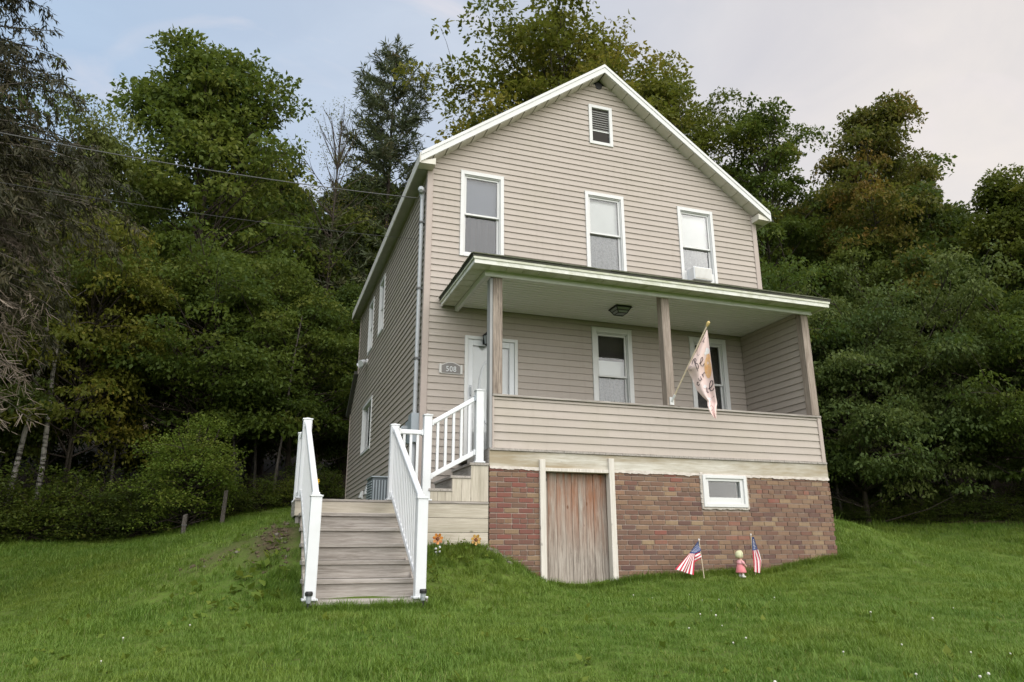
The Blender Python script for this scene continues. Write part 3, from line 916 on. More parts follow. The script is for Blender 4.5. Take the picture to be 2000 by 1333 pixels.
for i, (a, b, z, sec) in enumerate(bricks):
    pr_ = rr.uniform(-0.012, -0.006)
    j = rr.uniform(-0.002, 0.002)
    if i < 300:
        m = MB(); brick_box(m, 0, b-a, 0, pr_)
        me = m.mesh('brick', (0, 0, 0), 0.0035)
        me.materials.append(M['brick_l'] if sec == 'l' else M['brick_r'])
        o = bpy.data.objects.new('brick', me); COL.objects.link(o)
        o.parent = found
        ORG[o.name] = ORG[house.name]
        o.location = Vector((a, 0, z+j))-ORG[house.name]
    else:
        brick_box(far, a, b, z+j, pr_); rnd += [rr.random()]*6
fo = far.build('brick_courses', M['brick_attr'], found)
at_ = fo.data.attributes.new('rnd', 'FLOAT', 'FACE'); at_.data.foreach_set('value', rnd)
setp(fo, kind='stuff')
# ragged parging along the beam's foot
m = MB()
for xa, xb in ((0.60, XD0-0.05), (XD1+0.05, 6.222)):
    k = int((xb-xa)/0.022); prev = None; pz_ = 0.0
    for i in range(k+1):
        x = xa+(xb-xa)*i/k
        pz_ = 0.75*pz_+rr.uniform(-0.009, 0.009); zb = -0.352-abs(pz_)-0.006*rr.random()
        cur = [(x, FY-0.026, zb), (x, FY-0.012, -0.322), (x, FY+0.01, -0.322), (x, FY+0.01, zb)]
        if prev:
            b_ = len(m.v); m.v += prev+cur
            for q in ((0, 4, 5, 1), (1, 5, 6, 2), (0, 3, 7, 4)):
                m.f.append([b_+t_ for t_ in q]); m.mi.append(0)
        prev = cur
setp(m.build('parging', M['parge'], found), kind='stuff')
m = MB()
prof = []
for (xa, za_, xb, zb_) in ((BW[0], BW[2], BW[1], BW[2]), (BW[1], BW[2], BW[1], BW[3]), (BW[0], BW[3], BW[0], BW[2])):
    for i in range(22):
        t_ = i/22; x = xa+(xb-xa)*t_; z = za_+(zb_-za_)*t_
        s_ = rr.uniform(0.02, 0.036)
        m.hexa([(x-s_, FY-0.03-rr.uniform(0, .006), z-s_), (x+s_, FY-0.03, z-s_), (x+s_, FY, z-s_), (x-s_, FY, z-s_), (x-s_, FY-0.02, z+s_), (x+s_, FY-0.022, z+s_), (x+s_, FY, z+s_), (x-s_, FY, z+s_)])
m.build('window_parging', M['parge'], found, bevel=0.006)
fy = lambda u, n, z: (u, FY-n, z)
f = MB(); f.ring(fy, BW[0]+0.006, BW[1]-0.006, -0.08, 0.045, BW[2]+0.006, BW[3]-0.006, 0.05); f.ring(fy, BW[0]+0.056, BW[1]-0.056, -0.08, 0.022, BW[2]+0.056, BW[3]-0.056, 0.055, 0.04, 0.09)
bwin = f.build('basement_window', M['white'], house, bevel=0.003)
MB().mbox(fy, BW[0]+0.111, BW[1]-0.111, -0.02, -0.014, BW[2]+0.146, BW[3]-0.096).build('pane', M['glass'], bwin)
MB().mbox(fy, BW[0]+0.1, BW[1]-0.1, -0.085, -0.08, BW[2]+0.14, BW[3]-0.09).build('shade_or_room_dark', M['dark_in'], bwin)  # no blind here: dark sheet colours in the unlit basement
# basement door
bd = MB().box(XD0-0.002, XD1+0.002, -1.545, -1.53, -2.1, -0.335).build('basement_door', M['sheath'], house)
bd['label'] = 'weathered plank basement door with reddish streaks'
ws = [0.115, 0.135, 0.13, 0.10, 0.10, 0.12, 0.11, 0.115, 0.10]
x = XD0+0.004
sc_ = (XD1-XD0-0.008)/sum(ws)
for w_ in ws:
    w2_ = w_*sc_
    MB().box(x, x+w2_-0.004, -1.575+rr.uniform(-0.003, 0.003), -1.546, -2.05, -0.375).build('plank', M['door_wood'], bd, bevel=0.002)
    x += w2_
MB().box(XD0-0.052, XD0+0.03, -1.735, -1.62, -2.05, -0.215).build('door_jamb', M['jamb'], bd, bevel=0.003)
MB().box(XD1-0.03, XD1+0.052, -1.735, -1.62, -2.05, -0.165).build('door_jamb', M['jamb'], bd, bevel=0.003)
MB().box(XD0+0.031, XD1-0.031, -1.722, -1.60, -0.372, -0.325).build('lintel', M['jamb'], bd, bevel=0.003)

# ------------------------------------------------------------------ deck and stairs
DZ = -0.80
deck = thing('wooden_deck', 'grey weathered plank deck landing with side steps up to the porch', 'deck', (-0.6, -1.2, -1.3))
DX0, DX1, DY0, DY1 = -1.87, 0.588, -1.69, -0.70
y = DY0-0.012
while y < DY1-0.02:
    MB().box(DX0, -0.205 if y > DY0 else DX1-0.0, y, min(y+0.137, DY1), DZ-0.028, DZ+rr.uniform(-0.002, 0.001)).build('deck_board', M['wood_x'], deck, bevel=0.002); y += 0.142
MB().box(DX0+0.004, -0.612, DY0+0.002, DY0+0.035, DZ-0.205, DZ-0.03).build('deck_fascia', M['pale_x'], deck, bevel=0.002)
MB().box(DX0+0.004, DX0+0.038, DY0+0.036, DY1-0.01, DZ-0.205, DZ-0.03).build('deck_fascia', M['wood_y'], deck, bevel=0.002)
for i in range(3):
    MB().box(-0.610, DX1, DY0+0.002+0.002*i, DY0+0.035, DZ-0.029-0.182*(i+1)+0.004, DZ-0.03-0.182*i).build('skirt_board', M['pale_x'], deck, bevel=0.002)
for (x, y) in ((-1.80, -1.58), (-1.80, -0.80), (-1.70, -1.58), (0.5, -1.6), (-0.6, -0.8)):
    MB().box(x-0.045, x+0.045, y-0.045, y+0.045, h1(x, y)-0.2, DZ-0.03).build('deck_post', M['wood_z'], deck)
MB().box(DX0+0.03, DX0+0.06, DY0+0.05, DY1, DZ-0.40, DZ-0.215).build('side_board', M['wood_y'], deck)
# side steps up to the porch
SX = [-0.20, 0.09, 0.345, DX1]
SZ = [-0.64, -0.468, -0.29]
for k in range(3):
    x0, x1 = SX[k], SX[k+1]
    MB().box(x0-0.022, x1 if k == 2 else x1+0.0, DY0-0.012, DY1, SZ[k]-0.034, SZ[k]).build('step_tread', M['wood_y'], deck, bevel=0.003)
    zb = DZ+0.001 if k == 0 else SZ[k-1]+0.001
    MB().box(x0, x0+0.02, DY0+0.03, DY1, zb, SZ[k]-0.036).build('step_riser', M['wood_y'], deck)
    xx = x0
    ws_ = {0: [0.10, 0.10, 0.09], 1: [0.13, 0.125], 2: [0.125, 0.118]}[k]
    for w_ in ws_:
        MB().box(xx+0.001, min(xx+w_, x1)-0.002, DY0+rr.uniform(0, 0.003), DY0+0.022, DZ+0.002, SZ[k]-0.036).build('step_cladding', M['pale_z'], deck, bevel=0.0015)
        xx += w_
MB().box(0.592, 0.640, -1.68, -0.6, -0.30, -0.085).build('porch_edge', M['wood_y'], deck)

stairs = thing('wooden_stairs', 'straight flight of grey weathered plank stairs between white railings', 'stairs', (-1.22, -2.7, -1.95))
RU, RI = 0.315, 0.179
SXL, SXR = -1.815, -0.622
for k in range(1, 7):
    z = DZ-RI*k; yn = -1.70-RU*k
    d1 = 0.175
    MB().box(SXL, SXR, yn, yn+d1, z-0.042, z).build('tread_board', M['wood_x'], stairs, bevel=0.004)
    MB().box(SXL, SXR, yn+d1+0.005, yn+RU+0.02, z-0.042, z-0.001).build('tread_board', M['wood_x'], stairs, bevel=0.004)
    zb = z-RI if k < 6 else z-0.30
    MB().box(SXL+0.012, SXR-0.012, yn+0.028, yn+0.052, zb+0.001, z-0.043).build('riser_board', M['wood_x'], stairs, bevel=0.002)
MB().box(SXL+0.012, SXR-0.012, -1.70+0.013, -1.70+0.014+0.02, DZ-RI+0.001, DZ-0.207).build('riser_board', M['wood_x'], stairs)
for x in (SXL+0.02, SXR-0.055):
    m = MB()
    a, b = (-1.66, DZ-0.23), (-1.70-RU*6+0.06, DZ-RI*6-0.05)
    m.hexa([(x, a[0], a[1]-0.36), (x+0.035, a[0], a[1]-0.36), (x+0.035, b[0], b[1]-0.26), (x, b[0], b[1]-0.26), (x, a[0], a[1]), (x+0.035, a[0], a[1]), (x+0.035, b[0], b[1]), (x, b[0], b[1])])
    m.build('stringer', M['wood_y'], stairs)

# ------------------------------------------------------------------ railings
def rail_post(parent, x, y, z0, z1, w=0.108):
    h = w/2
    p = MB().box(x-h, x+h, y-h, y+h, z0, z1-0.022).build('post', M['vinyl'], parent, bevel=0.005)
    m = MB(); m.box(x-h-0.008, x+h+0.008, y-h-0.008, y+h+0.008, z1-0.022, z1-0.008)
    m.pts([(x-h, y-h, z1-0.008), (x+h, y-h, z1-0.008), (x+h, y+h, z1-0.008), (x-h, y+h, z1-0.008), (x, y, z1+0.012)], [(0, 1, 4), (1, 2, 4), (2, 3, 4), (3, 0, 4)])
    m.build('post_cap', M['vinyl'], p)
    MB().box(x-h-0.02, x+h+0.02, y-h-0.02, y+h+0.02, z0+0.001, z0+0.022).build('post_skirt', M['vinyl'], p, bevel=0.004)
    return p
def rail_span(parent, a, b, top_a, top_b, bot_a, bot_b, nb, skip=0.06):
    a = Vector((a[0], a[1], 0)); b = Vector((b[0], b[1], 0))
    d = (b-a); L = d.length; dn = d/L
    pa, pb = a+dn*skip, b-dn*skip
    f = lambda za_, zb_, t_: za_+(zb_-za_)*t_
    t0, t1 = skip/L, 1-skip/L
    m = MB(); m.beam((pa.x, pa.y, f(top_a, top_b, t0)-0.03), (pb.x, pb.y, f(top_a, top_b, t1)-0.03), 0.062, 0.062); m.build('handrail', M['vinyl'], parent, bevel=0.010)
    m = MB(); m.beam((pa.x, pa.y, f(bot_a, bot_b, t0)), (pb.x, pb.y, f(bot_a, bot_b, t1)), 0.05, 0.06); m.build('bottom_rail', M['vinyl'], parent, bevel=0.006)
    for q_, sg_ in ((pa, -1), (pb, 1)):
        tt = t0 if sg_ < 0 else t1
        for zz_ in (f(top_a, top_b, tt)-0.03, f(bot_a, bot_b, tt)):
            c_ = q_+dn*sg_*0.0
            m = MB(); p1_ = Vector((c_.x, c_.y, zz_)); m.beam(p1_-dn*sg_*0.022, p1_+dn*sg_*0.006, 0.078, 0.078); m.build('rail_bracket', M['greybox'] if zz_ > 0.5 else M['vinyl'], parent, bevel=0.006)
    for i in range(nb):
        t_ = t0+(t1-t0)*(i+0.75)/(nb+0.5)
        p = a+d*t_
        MB().box(p.x-0.017, p.x+0.017, p.y-0.017, p.y+0.017, f(bot_a, bot_b, t_)+0.02, f(top_a, top_b, t_)-0.05).build('baluster', M['vinyl'], parent)
GR = 'white vinyl railings of the stairs and deck'
r1 = thing('stair_railing', 'white sloping railing on the left edge of the stairs, solar light at its foot', 'railing', (-1.76, -2.6, -1.6), GR)
rail_post(r1, -1.757, -3.55, DZ-RI*6, -0.885); rail_post(r1, -1.79, -1.63, DZ, 0.195)
rail_span(r1, (-1.757, -3.55), (-1.79, -1.63), -0.90, 0.175, -1.76, -0.70, 16)
r2 = thing('stair_railing', 'white sloping railing dividing the stairs from the flower bank', 'railing', (-0.69, -2.6, -1.6), GR)
rail_post(r2, -0.700, -3.55, DZ-RI*6, -0.885); rail_post(r2, -0.685, -1.63, DZ, 0.180)
rail_span(r2, (-0.700, -3.55), (-0.685, -1.63), -0.90, 0.165, -1.76, -0.70, 16)
r3 = thing('landing_railing', 'short level white railing on the landing with a tall corner post', 'railing', (-0.45, -1.63, -0.8), GR)
rail_post(r3, -0.250, -1.63, DZ, 0.335)
rail_span(r3, (-0.685, -1.63), (-0.25, -1.63), 0.115, 0.115, -0.70, -0.70, 3)
r4 = thing('step_railing', 'white railing rising beside the short steps to the porch', 'railing', (0.1, -1.63, -0.6), GR)
rail_post(r4, 0.465, -1.63, SZ[2], 0.722)
rail_span(r4, (-0.250, -1.63), (0.465, -1.63), 0.215, 0.655, -0.515, -0.115, 5)
r5 = thing('deck_railing', 'level white railing along the outer left end of the deck', 'railing', (-1.8, -1.2, -0.8), GR)
rail_post(r5, -1.80, -0.83, DZ, 0.135)
rail_span(r5, (-1.80, -0.83), (-1.79, -1.63), 0.115, 0.115, -0.70, -0.70, 6)

# ------------------------------------------------------------------ things on and around the house
def text_mesh(txt, size, depth, align='CENTER'):
    cu = bpy.data.curves.new('lettering', 'FONT')
    cu.body = txt; cu.size = size; cu.extrude = depth; cu.align_x = align; cu.align_y = 'CENTER'
    cu.space_character = 1.12
    o = bpy.data.objects.new('lettering_src', cu)
    COL.objects.link(o)
    dg = bpy.context.evaluated_depsgraph_get()
    me = bpy.data.meshes.new_from_object(o.evaluated_get(dg))
    bpy.data.objects.remove(o)
    me.materials.clear()
    return me
pq = thing('house_number_plaque', 'grey arched house number plaque reading 508 beside the front door', 'plaque', (0.45, -0.03, 1.40))
def arch(x0, x1, z0, z1, rise, y0, y1, n=14):
    top = [(x1-(x1-x0)*i/n, z1+rise*math.sin(math.pi*i/n)) for i in range(n+1)]
    pts = [(x0, z0), (x1, z0)]+top
    k = len(pts)
    ps = [(p[0], y0, p[1]) for p in pts]+[(p[0], y1, p[1]) for p in pts]
    return MB().pts(ps, [tuple(range(k)), tuple(range(2*k-1, k-1, -1))]+[(i, i+k, (i+1) % k+k, (i+1) % k) for i in range(k)])
arch(0.292, 0.618, 1.315, 1.455, 0.052, -0.038, -0.018).build('border', M['silver'], pq)
arch(0.304, 0.606, 1.326, 1.447, 0.050, -0.044, -0.036).build('plate', M['plaque'], pq)
MB().box(0.262, 0.297, 1.322, 1.475, -0.046, -0.02).v
for x in (0.262, 0.612):
    MB().box(x, x+0.036, -0.047, -0.018, 1.318, 1.472).build('side_scroll', M['silver'], pq, bevel=0.006)
tm = text_mesh('508', 0.125, 0.004)
tm.transform(Matrix.Translation(Vector((0.455, -0.047, 1.388))-Vector((0.45, -0.03, 1.40))) @ Matrix.Rotation(R(90), 4, 'X') @ Matrix.Diagonal((0.86, 1, 1, 1)))
link('number', tm, M['vinyl'], pq)

lan = thing('wall_lantern', 'black wall lantern above the left side of the front door', 'lantern', (1.03, -0.02, 1.95))
m = MB(); m.box(0.99, 1.07, -0.035, -0.006, 1.86, 2.02); m.tube([(1.03, -0.03, 1.98), (1.03, -0.10, 2.03), (1.03, -0.13, 2.02)], 0.010, 8); m.build('bracket', M['black'], lan)
m = MB(); m.lathe([(0.075, 0.0), (0.055, 0.03), (0.02, 0.06), (0.008, 0.075)], (1.03, -0.13, 1.975), 6); m.lathe([(0.045, 0), (0.04, -0.015), (0.015, -0.03)], (1.03, -0.13, 1.835), 6); m.build('lantern_cap', M['black'], lan)
for j in range(6):
    a = 2*math.pi*j/6
    m = MB(); m.tube([(1.03+0.043*math.cos(a), -0.13+0.043*math.sin(a), 1.834), (1.03+0.068*math.cos(a), -0.13+0.068*math.sin(a), 1.977)], 0.005, 5); m.build('lantern_bar', M['black'], lan)
MB().lathe([(0.038, 0.0), (0.060, 0.138)], (1.03, -0.13, 1.837), 6).build('lantern_glass', M['lampglass'], lan)

cl = thing('ceiling_light', 'black square lantern fixed under the porch ceiling', 'light', (3.12, -0.85, 2.46))
def frustum(m, cx_, cy_, z0, z1, a0, a1):
    return m.hexa([(cx_-a0, cy_-a0, z0), (cx_+a0, cy_-a0, z0), (cx_+a0, cy_+a0, z0), (cx_-a0, cy_+a0, z0), (cx_-a1, cy_-a1, z1), (cx_+a1, cy_-a1, z1), (cx_+a1, cy_+a1, z1), (cx_-a1, cy_+a1, z1)])
LX, LY = 3.12, -0.85
m = MB(); frustum(m, LX, LY, 2.435, 2.462, 0.15, 0.14); m.build('base_plate', M['black'], cl)
m = MB(); frustum(m, LX, LY, 2.352, 2.434, 0.075, 0.125); m.build('lamp_glass', M['lampglass'], cl)
m = MB()
for sx in (-1, 1):
    for sy in (-1, 1):
        m.tube([(LX+sx*0.078, LY+sy*0.078, 2.348), (LX+sx*0.130, LY+sy*0.130, 2.436)], 0.008, 5)
for a, z in ((0.078, 2.348), (0.106, 2.392)):
    for p, q in (((-a, -a), (a, -a)), ((a, -a), (a, a)), ((a, a), (-a, a)), ((-a, a), (-a, -a))):
        m.tube([(LX+p[0], LY+p[1], z), (LX+q[0], LY+q[1], z)], 0.007, 5)
m.build('lamp_cage', M['black'], cl)

ac = thing('window_air_conditioner', 'white air conditioner sticking out of the right upstairs window', 'air conditioner', (5.27, -0.1, 3.55))
MB().box(5.02, 5.42, -0.25, 0.05, 3.43, 3.69).build('case', M['vinyl'], ac, bevel=0.012)
m = MB().box(5.04, 5.40, -0.254, -0.249, 3.45, 3.67); m.build('grille_frame', M['white_old'], ac)
g = MB()
for i in range(13):
    x = 5.052+0.326*i/12
    g.box(x-0.004, x+0.008, -0.259, -0.253, 3.465, 3.655)
setp(g.build('grille', M['white'], ac), kind='stuff')
for x0, x1 in ((4.978, 5.018), (5.422, 5.612)):
    MB().box(x0, x1, -0.012, 0.02, 3.46, 3.68).build('side_panel', M['white'], ac)

# electric service
mast = thing('service_mast', 'grey electric conduit running up the side wall to a weatherhead', 'conduit', (-0.12, 0.14, 0.6))
m = MB(); m.tube([(-0.075, 0.14, 0.62), (-0.075, 0.14, 4.43)], 0.035, 10); m.build('conduit', M['steel'], mast, smooth=False)
m = MB(); m.tube([(-0.075, 0.14, -0.85), (-0.075, 0.14, 0.30)], 0.034, 10); m.build('lower_conduit', M['steel'], mast)
m = MB(); m.tube([(-0.075, 0.14, 4.41), (-0.075, 0.14, 4.50), (-0.09, 0.11, 4.55), (-0.12, 0.04, 4.545), (-0.13, 0.0, 4.50)], [0.038, 0.05, 0.06, 0.055, 0.03], 10); m.build('weatherhead', M['steel'], mast)
for z in (1.55, 2.75, 3.95):
    MB().box(-0.115, 0.0, 0.095, 0.185, z, z+0.035).build('strap', M['cable'], mast)
em = thing('electric_meter', 'grey electric meter and breaker box at the foot of the conduit', 'meter', (-0.08, 0.2, 0.4))
MB().box(-0.15, -0.02, 0.02, 0.27, 0.20, 0.66).build('breaker_box', M['greybox'], em, bevel=0.006)
MB().box(-0.13, -0.02, 0.36, 0.62, 0.24, 0.60).build('meter_box', M['greybox'], em, bevel=0.006)
m = MB(); m.tube([(-0.13, 0.49, 0.44), (-0.20, 0.49, 0.44), (-0.23, 0.49, 0.44)], [0.088, 0.086, 0.06], 16); m.build('meter_dial', M['lampglass'], em)
m = MB(); m.tube([(-0.07, 0.27, 0.42), (-0.07, 0.36, 0.42)], 0.02, 8); m.build('nipple', M['steel'], em)
cond = thing('condenser_unit', 'dark grey condenser unit standing by the left side wall', 'air conditioner', (-0.33, 1.3, -0.9))
MB().box(-0.56, -0.09, 1.02, 1.60, -0.93, -0.26).build('cabinet', M['ac_dark'], cond, bevel=0.01)
for i in range(14):
    z = -0.88+i*0.042
    MB().box(-0.57, -0.545, 1.04, 1.58, z, z+0.022).build('louvre', M['greybox'], cond)
for i in range(10):
    x = -0.545+i*0.046
    MB().box(x, x+0.020, 1.005, 1.019, -0.90, -0.30).build('louvre', M['greybox'], cond)
MB().box(-0.575, -0.075, 1.0, 1.615, -0.259, -0.235).build('lid', M['greybox'], cond, bevel=0.006)
for (y, z, s_) in ((5.35, -0.12, 0.13), (6.25, -0.16, 0.09)):
    v = thing('dryer_vent', 'larger white hooded vent low on the side wall' if s_ > 0.1 else 'smaller white hooded vent low on the side wall further back', 'vent', (-0.03, y, z), 'white vents on the side wall')
    MB().box(-0.045, -0.005, y-s_, y+s_, z-s_, z+s_).build('flange', M['white'], v, bevel=0.004)
    m = MB(); m.hexa([(-0.10, y-s_*.7, z-s_*.7), (-0.10, y+s_*.7, z-s_*.7), (-0.046, y+s_*.7, z-s_*.6), (-0.046, y-s_*.7, z-s_*.6), (-0.06, y-s_*.7, z+s_*.7), (-0.06, y+s_*.7, z+s_*.7), (-0.046, y+s_*.7, z+s_*.75), (-0.046, y-s_*.7, z+s_*.75)]); m.build('hood', M['white'], v)
fl_ = thing('flood_light', 'white twin flood light below the far upstairs side window', 'flood light', (-0.03, 6.62, 3.10))
m = MB(); m.tube([(-0.005, 6.62, 3.12), (-0.05, 6.62, 3.12)], 0.075, 12); m.build('base', M['white'], fl_)
for s_ in (-1, 1):
    m = MB(); m.tube([(-0.05, 6.62, 3.12), (-0.11, 6.62+s_*0.08, 3.10)], 0.02, 8); m.tube([(-0.10, 6.62+s_*0.07, 3.11), (-0.20, 6.62+s_*0.15, 3.03)], [0.05, 0.085], 12); m.build('lamp_head', M['vinyl'], fl_)

def cable(name, label, a, b, sag, rad, mat='cable'):
    a, b = Vector(a), Vector(b)
    n = 48
    pts = [a.lerp(b, i/n)-Vector((0, 0, sag*4*(i/n)*(1-i/n))) for i in range(n+1)]
    m = MB(); m.tube(pts, rad, 6)
    return setp(m.build(name, M[mat], None, org=a), label, 'cable', 'service cables')
e1 = cable('service_cable', 'thick twisted power cable running down to the weatherhead', (-12.9, -2.35, 4.0), (-0.16, 0.14, 4.42), 0.38, 0.0075, 'wire2')
e2 = cable('service_cable', 'thin lower telephone line crossing in front of the trees', (-10.5, -4.7, 1.95), (-0.06, 0.5, 3.82), 0.25, 0.003, 'wire')

# solar lights
for i, (x, y, lab) in enumerate(((-1.775, -3.72, 'small solar light in front of the left railing post'), (-0.700, -3.72, 'small solar light in front of the right railing post'))):
    g_ = h1(x, y)
    s_ = thing('solar_light', lab, 'solar light', (x, y, g_), 'solar lights by the stairs')
    m = MB(); m.lathe([(0.012, 0), (0.012, 0.07)], (x, y, g_), 8); m.build('stake', M['black'], s_)
    m = MB(); m.lathe([(0.020, 0.07), (0.026, 0.10), (0.026, 0.135)], (x, y, g_), 10); m.build('lens', M['lampglass'], s_)
    m = MB(); m.lathe([(0.035, 0.135), (0.037, 0.16), (0.030, 0.175)], (x, y, g_), 10); m.build('lamp_cap', M['black'], s_)

# garden stake flowers
M['petal'] = paint('petal_orange', (0.62, 0.25, 0.03), 0.3, 0.8, (0.28, 0.07, 0.02), 30)
M['petal2'] = paint('petal_gold', (0.52, 0.31, 0.07), 0.4, 0.7, (0.27, 0.12, 0.03), 30)
M['flower_eye'] = paint('flower_eye', (0.16, 0.05, 0.015), 0.5, 0.2)
M['stem'] = paint('stem_green', (0.09, 0.22, 0.05), 0.5, 0.2)
for (x, y, z, r_, mat, lab) in ((-0.155, -1.97, -1.275, 0.066, 'petal', 'orange flower stake with white blossoms beside the stair railing'), (0.348, -1.93, -1.285, 0.066, 'petal2', 'plain gold flower stake in front of the skirt boards')):
    g_ = h1(x, y)
    fl2 = thing('garden_flower', lab, 'garden ornament', (x, y, g_), 'flower stakes on the bank')
    m = MB(); m.tube([(x, y, g_-0.05), (x+0.01, y, (g_+z)/2), (x, y+0.01, z)], 0.006, 6); m.build('stem', M['stem'], fl2)
    for j in range(7):
        a = 2*math.pi*j/7+0.2
        ca, sa = math.cos(a), math.sin(a)
        p = MB()
        pts = [(0.02, 0.0), (0.05, 0.024), (0.08, 0.024), (0.096, 0.0), (0.08, -0.024), (0.05, -0.024)]
        P_ = [(x+(u*ca-v*sa)*r_/0.09, y-0.012-0.25*(u-0.03)*(1 if j % 2 else 0.4), z+(u*sa+v*ca)*r_/0.09) for u, v in pts]
        P_ += [(q[0], q[1]+0.006, q[2]) for q in P_]
        p.pts(P_, [(0, 1, 2, 3, 4, 5), (11, 10, 9, 8, 7, 6)]+[(i, i+6, (i+1) % 6+6, (i+1) % 6) for i in range(6)])
        p.build('petal', M[mat], fl2)
    m = MB(); m.tube([(x, y-0.01, z), (x, y-0.035, z)], [0.024, 0.015], 10); m.build('flower_centre', M['flower_eye'], fl2)
    if mat == 'petal':
        for (dx, dz) in ((-0.02, -0.12), (0.025, -0.10), (-0.015, -0.16), (0.03, -0.155), (0.0, -0.19)):
            m = MB(); m.lathe([(0.004, -0.016), (0.017, -0.006), (0.017, 0.006), (0.004, 0.016)], (x+dx, y-0.01, z+dz), 8); m.build('blossom', M['vinyl'], fl2)

# ------------------------------------------------------------------ flags
M['red'] = paint('flag_red', (0.46, 0.035, 0.06), 0.8, 0.1)
M['fwhite'] = paint('flag_white', (0.76, 0.72, 0.72), 0.8, 0.05)
M['blue'] = paint('flag_blue', (0.045, 0.075, 0.20), 0.8, 0.1)
M['stick'] = paint('flag_stick', (0.62, 0.52, 0.38), 0.6, 0.1)
M['gold'] = paint('flag_tip', (0.60, 0.45, 0.18), 0.4, 0.1)
def grid_patch(m, c00, c10, c11, c01, nu, nv, wave, mi_fn, thick=0.004):
    c00, c10, c11, c01 = map(Vector, (c00, c10, c11, c01))
    def P_(u, v):
        p = c00.lerp(c10, u).lerp(c01.lerp(c11, u), v)
        return p+Vector((0, wave(u, v), 0))
    for side in (0, thick):
        b = len(m.v)
        for j in range(nv+1):
            for i in range(nu+1):
                p = P_(i/nu, j/nv); m.v.append((p.x, p.y+side, p.z))
        for j in range(nv):
            for i in range(nu):
                a = b+j*(nu+1)+i
                m.f.append([a, a+1, a+nu+2, a+nu+1]); m.mi.append(mi_fn(i, j))
def px3(px, py, y):          # photograph geometry worked back to metres on a plane y = const
    v = F+Rt*((px-1000)/1411.03)-Up*((py-666.5)/1411.03)
    s_ = (y-CAM[1])/v.y
    return Vector(CAM)+v*s_
def z3(zx, zy, y=-2.02):
    return px3(1290+zx*0.125, 1020+zy*0.125, y)
def stars(m, c00, c10, c11, c01, wave):
    c00, c10, c11, c01 = map(Vector, (c00, c10, c11, c01))
    for r_ in range(7):
        for q in range(5):
            u, v = (q+0.6+(r_ % 2)*0.35)/5.6, (r_+0.6)/7.2
            p = c00.lerp(c10, u).lerp(c01.lerp(c11, u), v)+Vector((0, wave(u, v)-0.004, 0))
            s_ = 0.0042
            m.cur = 1
            m.pts([(p.x+s_*math.cos(a), p.y, p.z+s_*math.sin(a)) for a in np.linspace(0, 2*math.pi, 6)[:-1]], [(0, 1, 2, 3, 4)])
            m.cur = 0
FG = 'small stick flags by the basement wall'
ff = thing('stick_flag', 'small striped flag spread out to the left on a leaning stick', 'flag', tuple(z3(680, 860)), FG)
m = MB(); p0, p1 = z3(684, 880), z3(600, 275); m.tube([p0, p1], 0.0055, 6); m.build('stick', M['stick'], ff)
m = MB(); d_ = (p1-p0).normalized(); m.tube([p1-d_*0.012, p1+d_*0.012], 0.010, 8); m.build('finial', M['fwhite'], ff)
m = MB()
w0 = lambda u, v: 0.010*math.sin(u*5)
grid_patch(m, z3(597, 290), z3(627, 452), z3(540, 492), z3(450, 490), 6, 6, w0, lambda i, j: 2)
stars(m, z3(590, 320), z3(618, 440), z3(545, 475), z3(475, 470), w0)
wv = lambda u, v: 0.016*math.sin(u*9+v*2)*v-0.01*v
grid_patch(m, z3(450, 490), z3(542, 492), z3(505, 828), z3(230, 738), 22, 8, wv, lambda i, j: 0 if (i//2) % 2 == 0 else 1)
grid_patch(m, z3(627, 452), z3(638, 568), z3(532, 632), z3(542, 492), 10, 5, lambda u, v: 0.008*math.sin(u*6+v*3), lambda i, j: 0 if (i//2) % 2 == 0 else 1)
m.build('flag_cloth', [M['red'], M['fwhite'], M['blue']], ff)
ff = thing('stick_flag', 'small striped flag hanging straight down beside the garden statue', 'flag', tuple(z3(1482, 810)), FG)
m = MB(); p0, p1 = z3(1484, 822, -1.98), z3(1410, 195, -1.98); m.tube([p0, p1], 0.0055, 6); m.build('stick', M['stick'], ff)
m = MB(); d_ = (p1-p0).normalized(); m.tube([p1-d_*0.012, p1+d_*0.012], 0.010, 8); m.build('finial', M['fwhite'], ff)
m = MB()
w0 = lambda u, v: -0.02-0.012*math.sin(u*7)
grid_patch(m, z3(1416, 235), z3(1440, 235), z3(1502, 430), z3(1424, 445), 6, 6, w0, lambda i, j: 2)
stars(m, z3(1420, 270), z3(1440, 260), z3(1488, 420), z3(1430, 430), w0)
grid_patch(m, z3(1424, 445), z3(1502, 430), z3(1556, 600), z3(1430, 610), 16, 4, lambda u, v: -0.02-0.018*math.sin(u*8+v), lambda i, j: 0 if (i//2) % 2 == 0 else 1)
grid_patch(m, z3(1430, 610), z3(1556, 600), z3(1550, 802), z3(1436, 772), 16, 4, lambda u, v: -0.02-0.018*math.sin(u*8+1+v), lambda i, j: 0 if (i//2) % 2 == 0 else 1)
m.build('flag_cloth', [M['red'], M['fwhite'], M['blue']], ff)

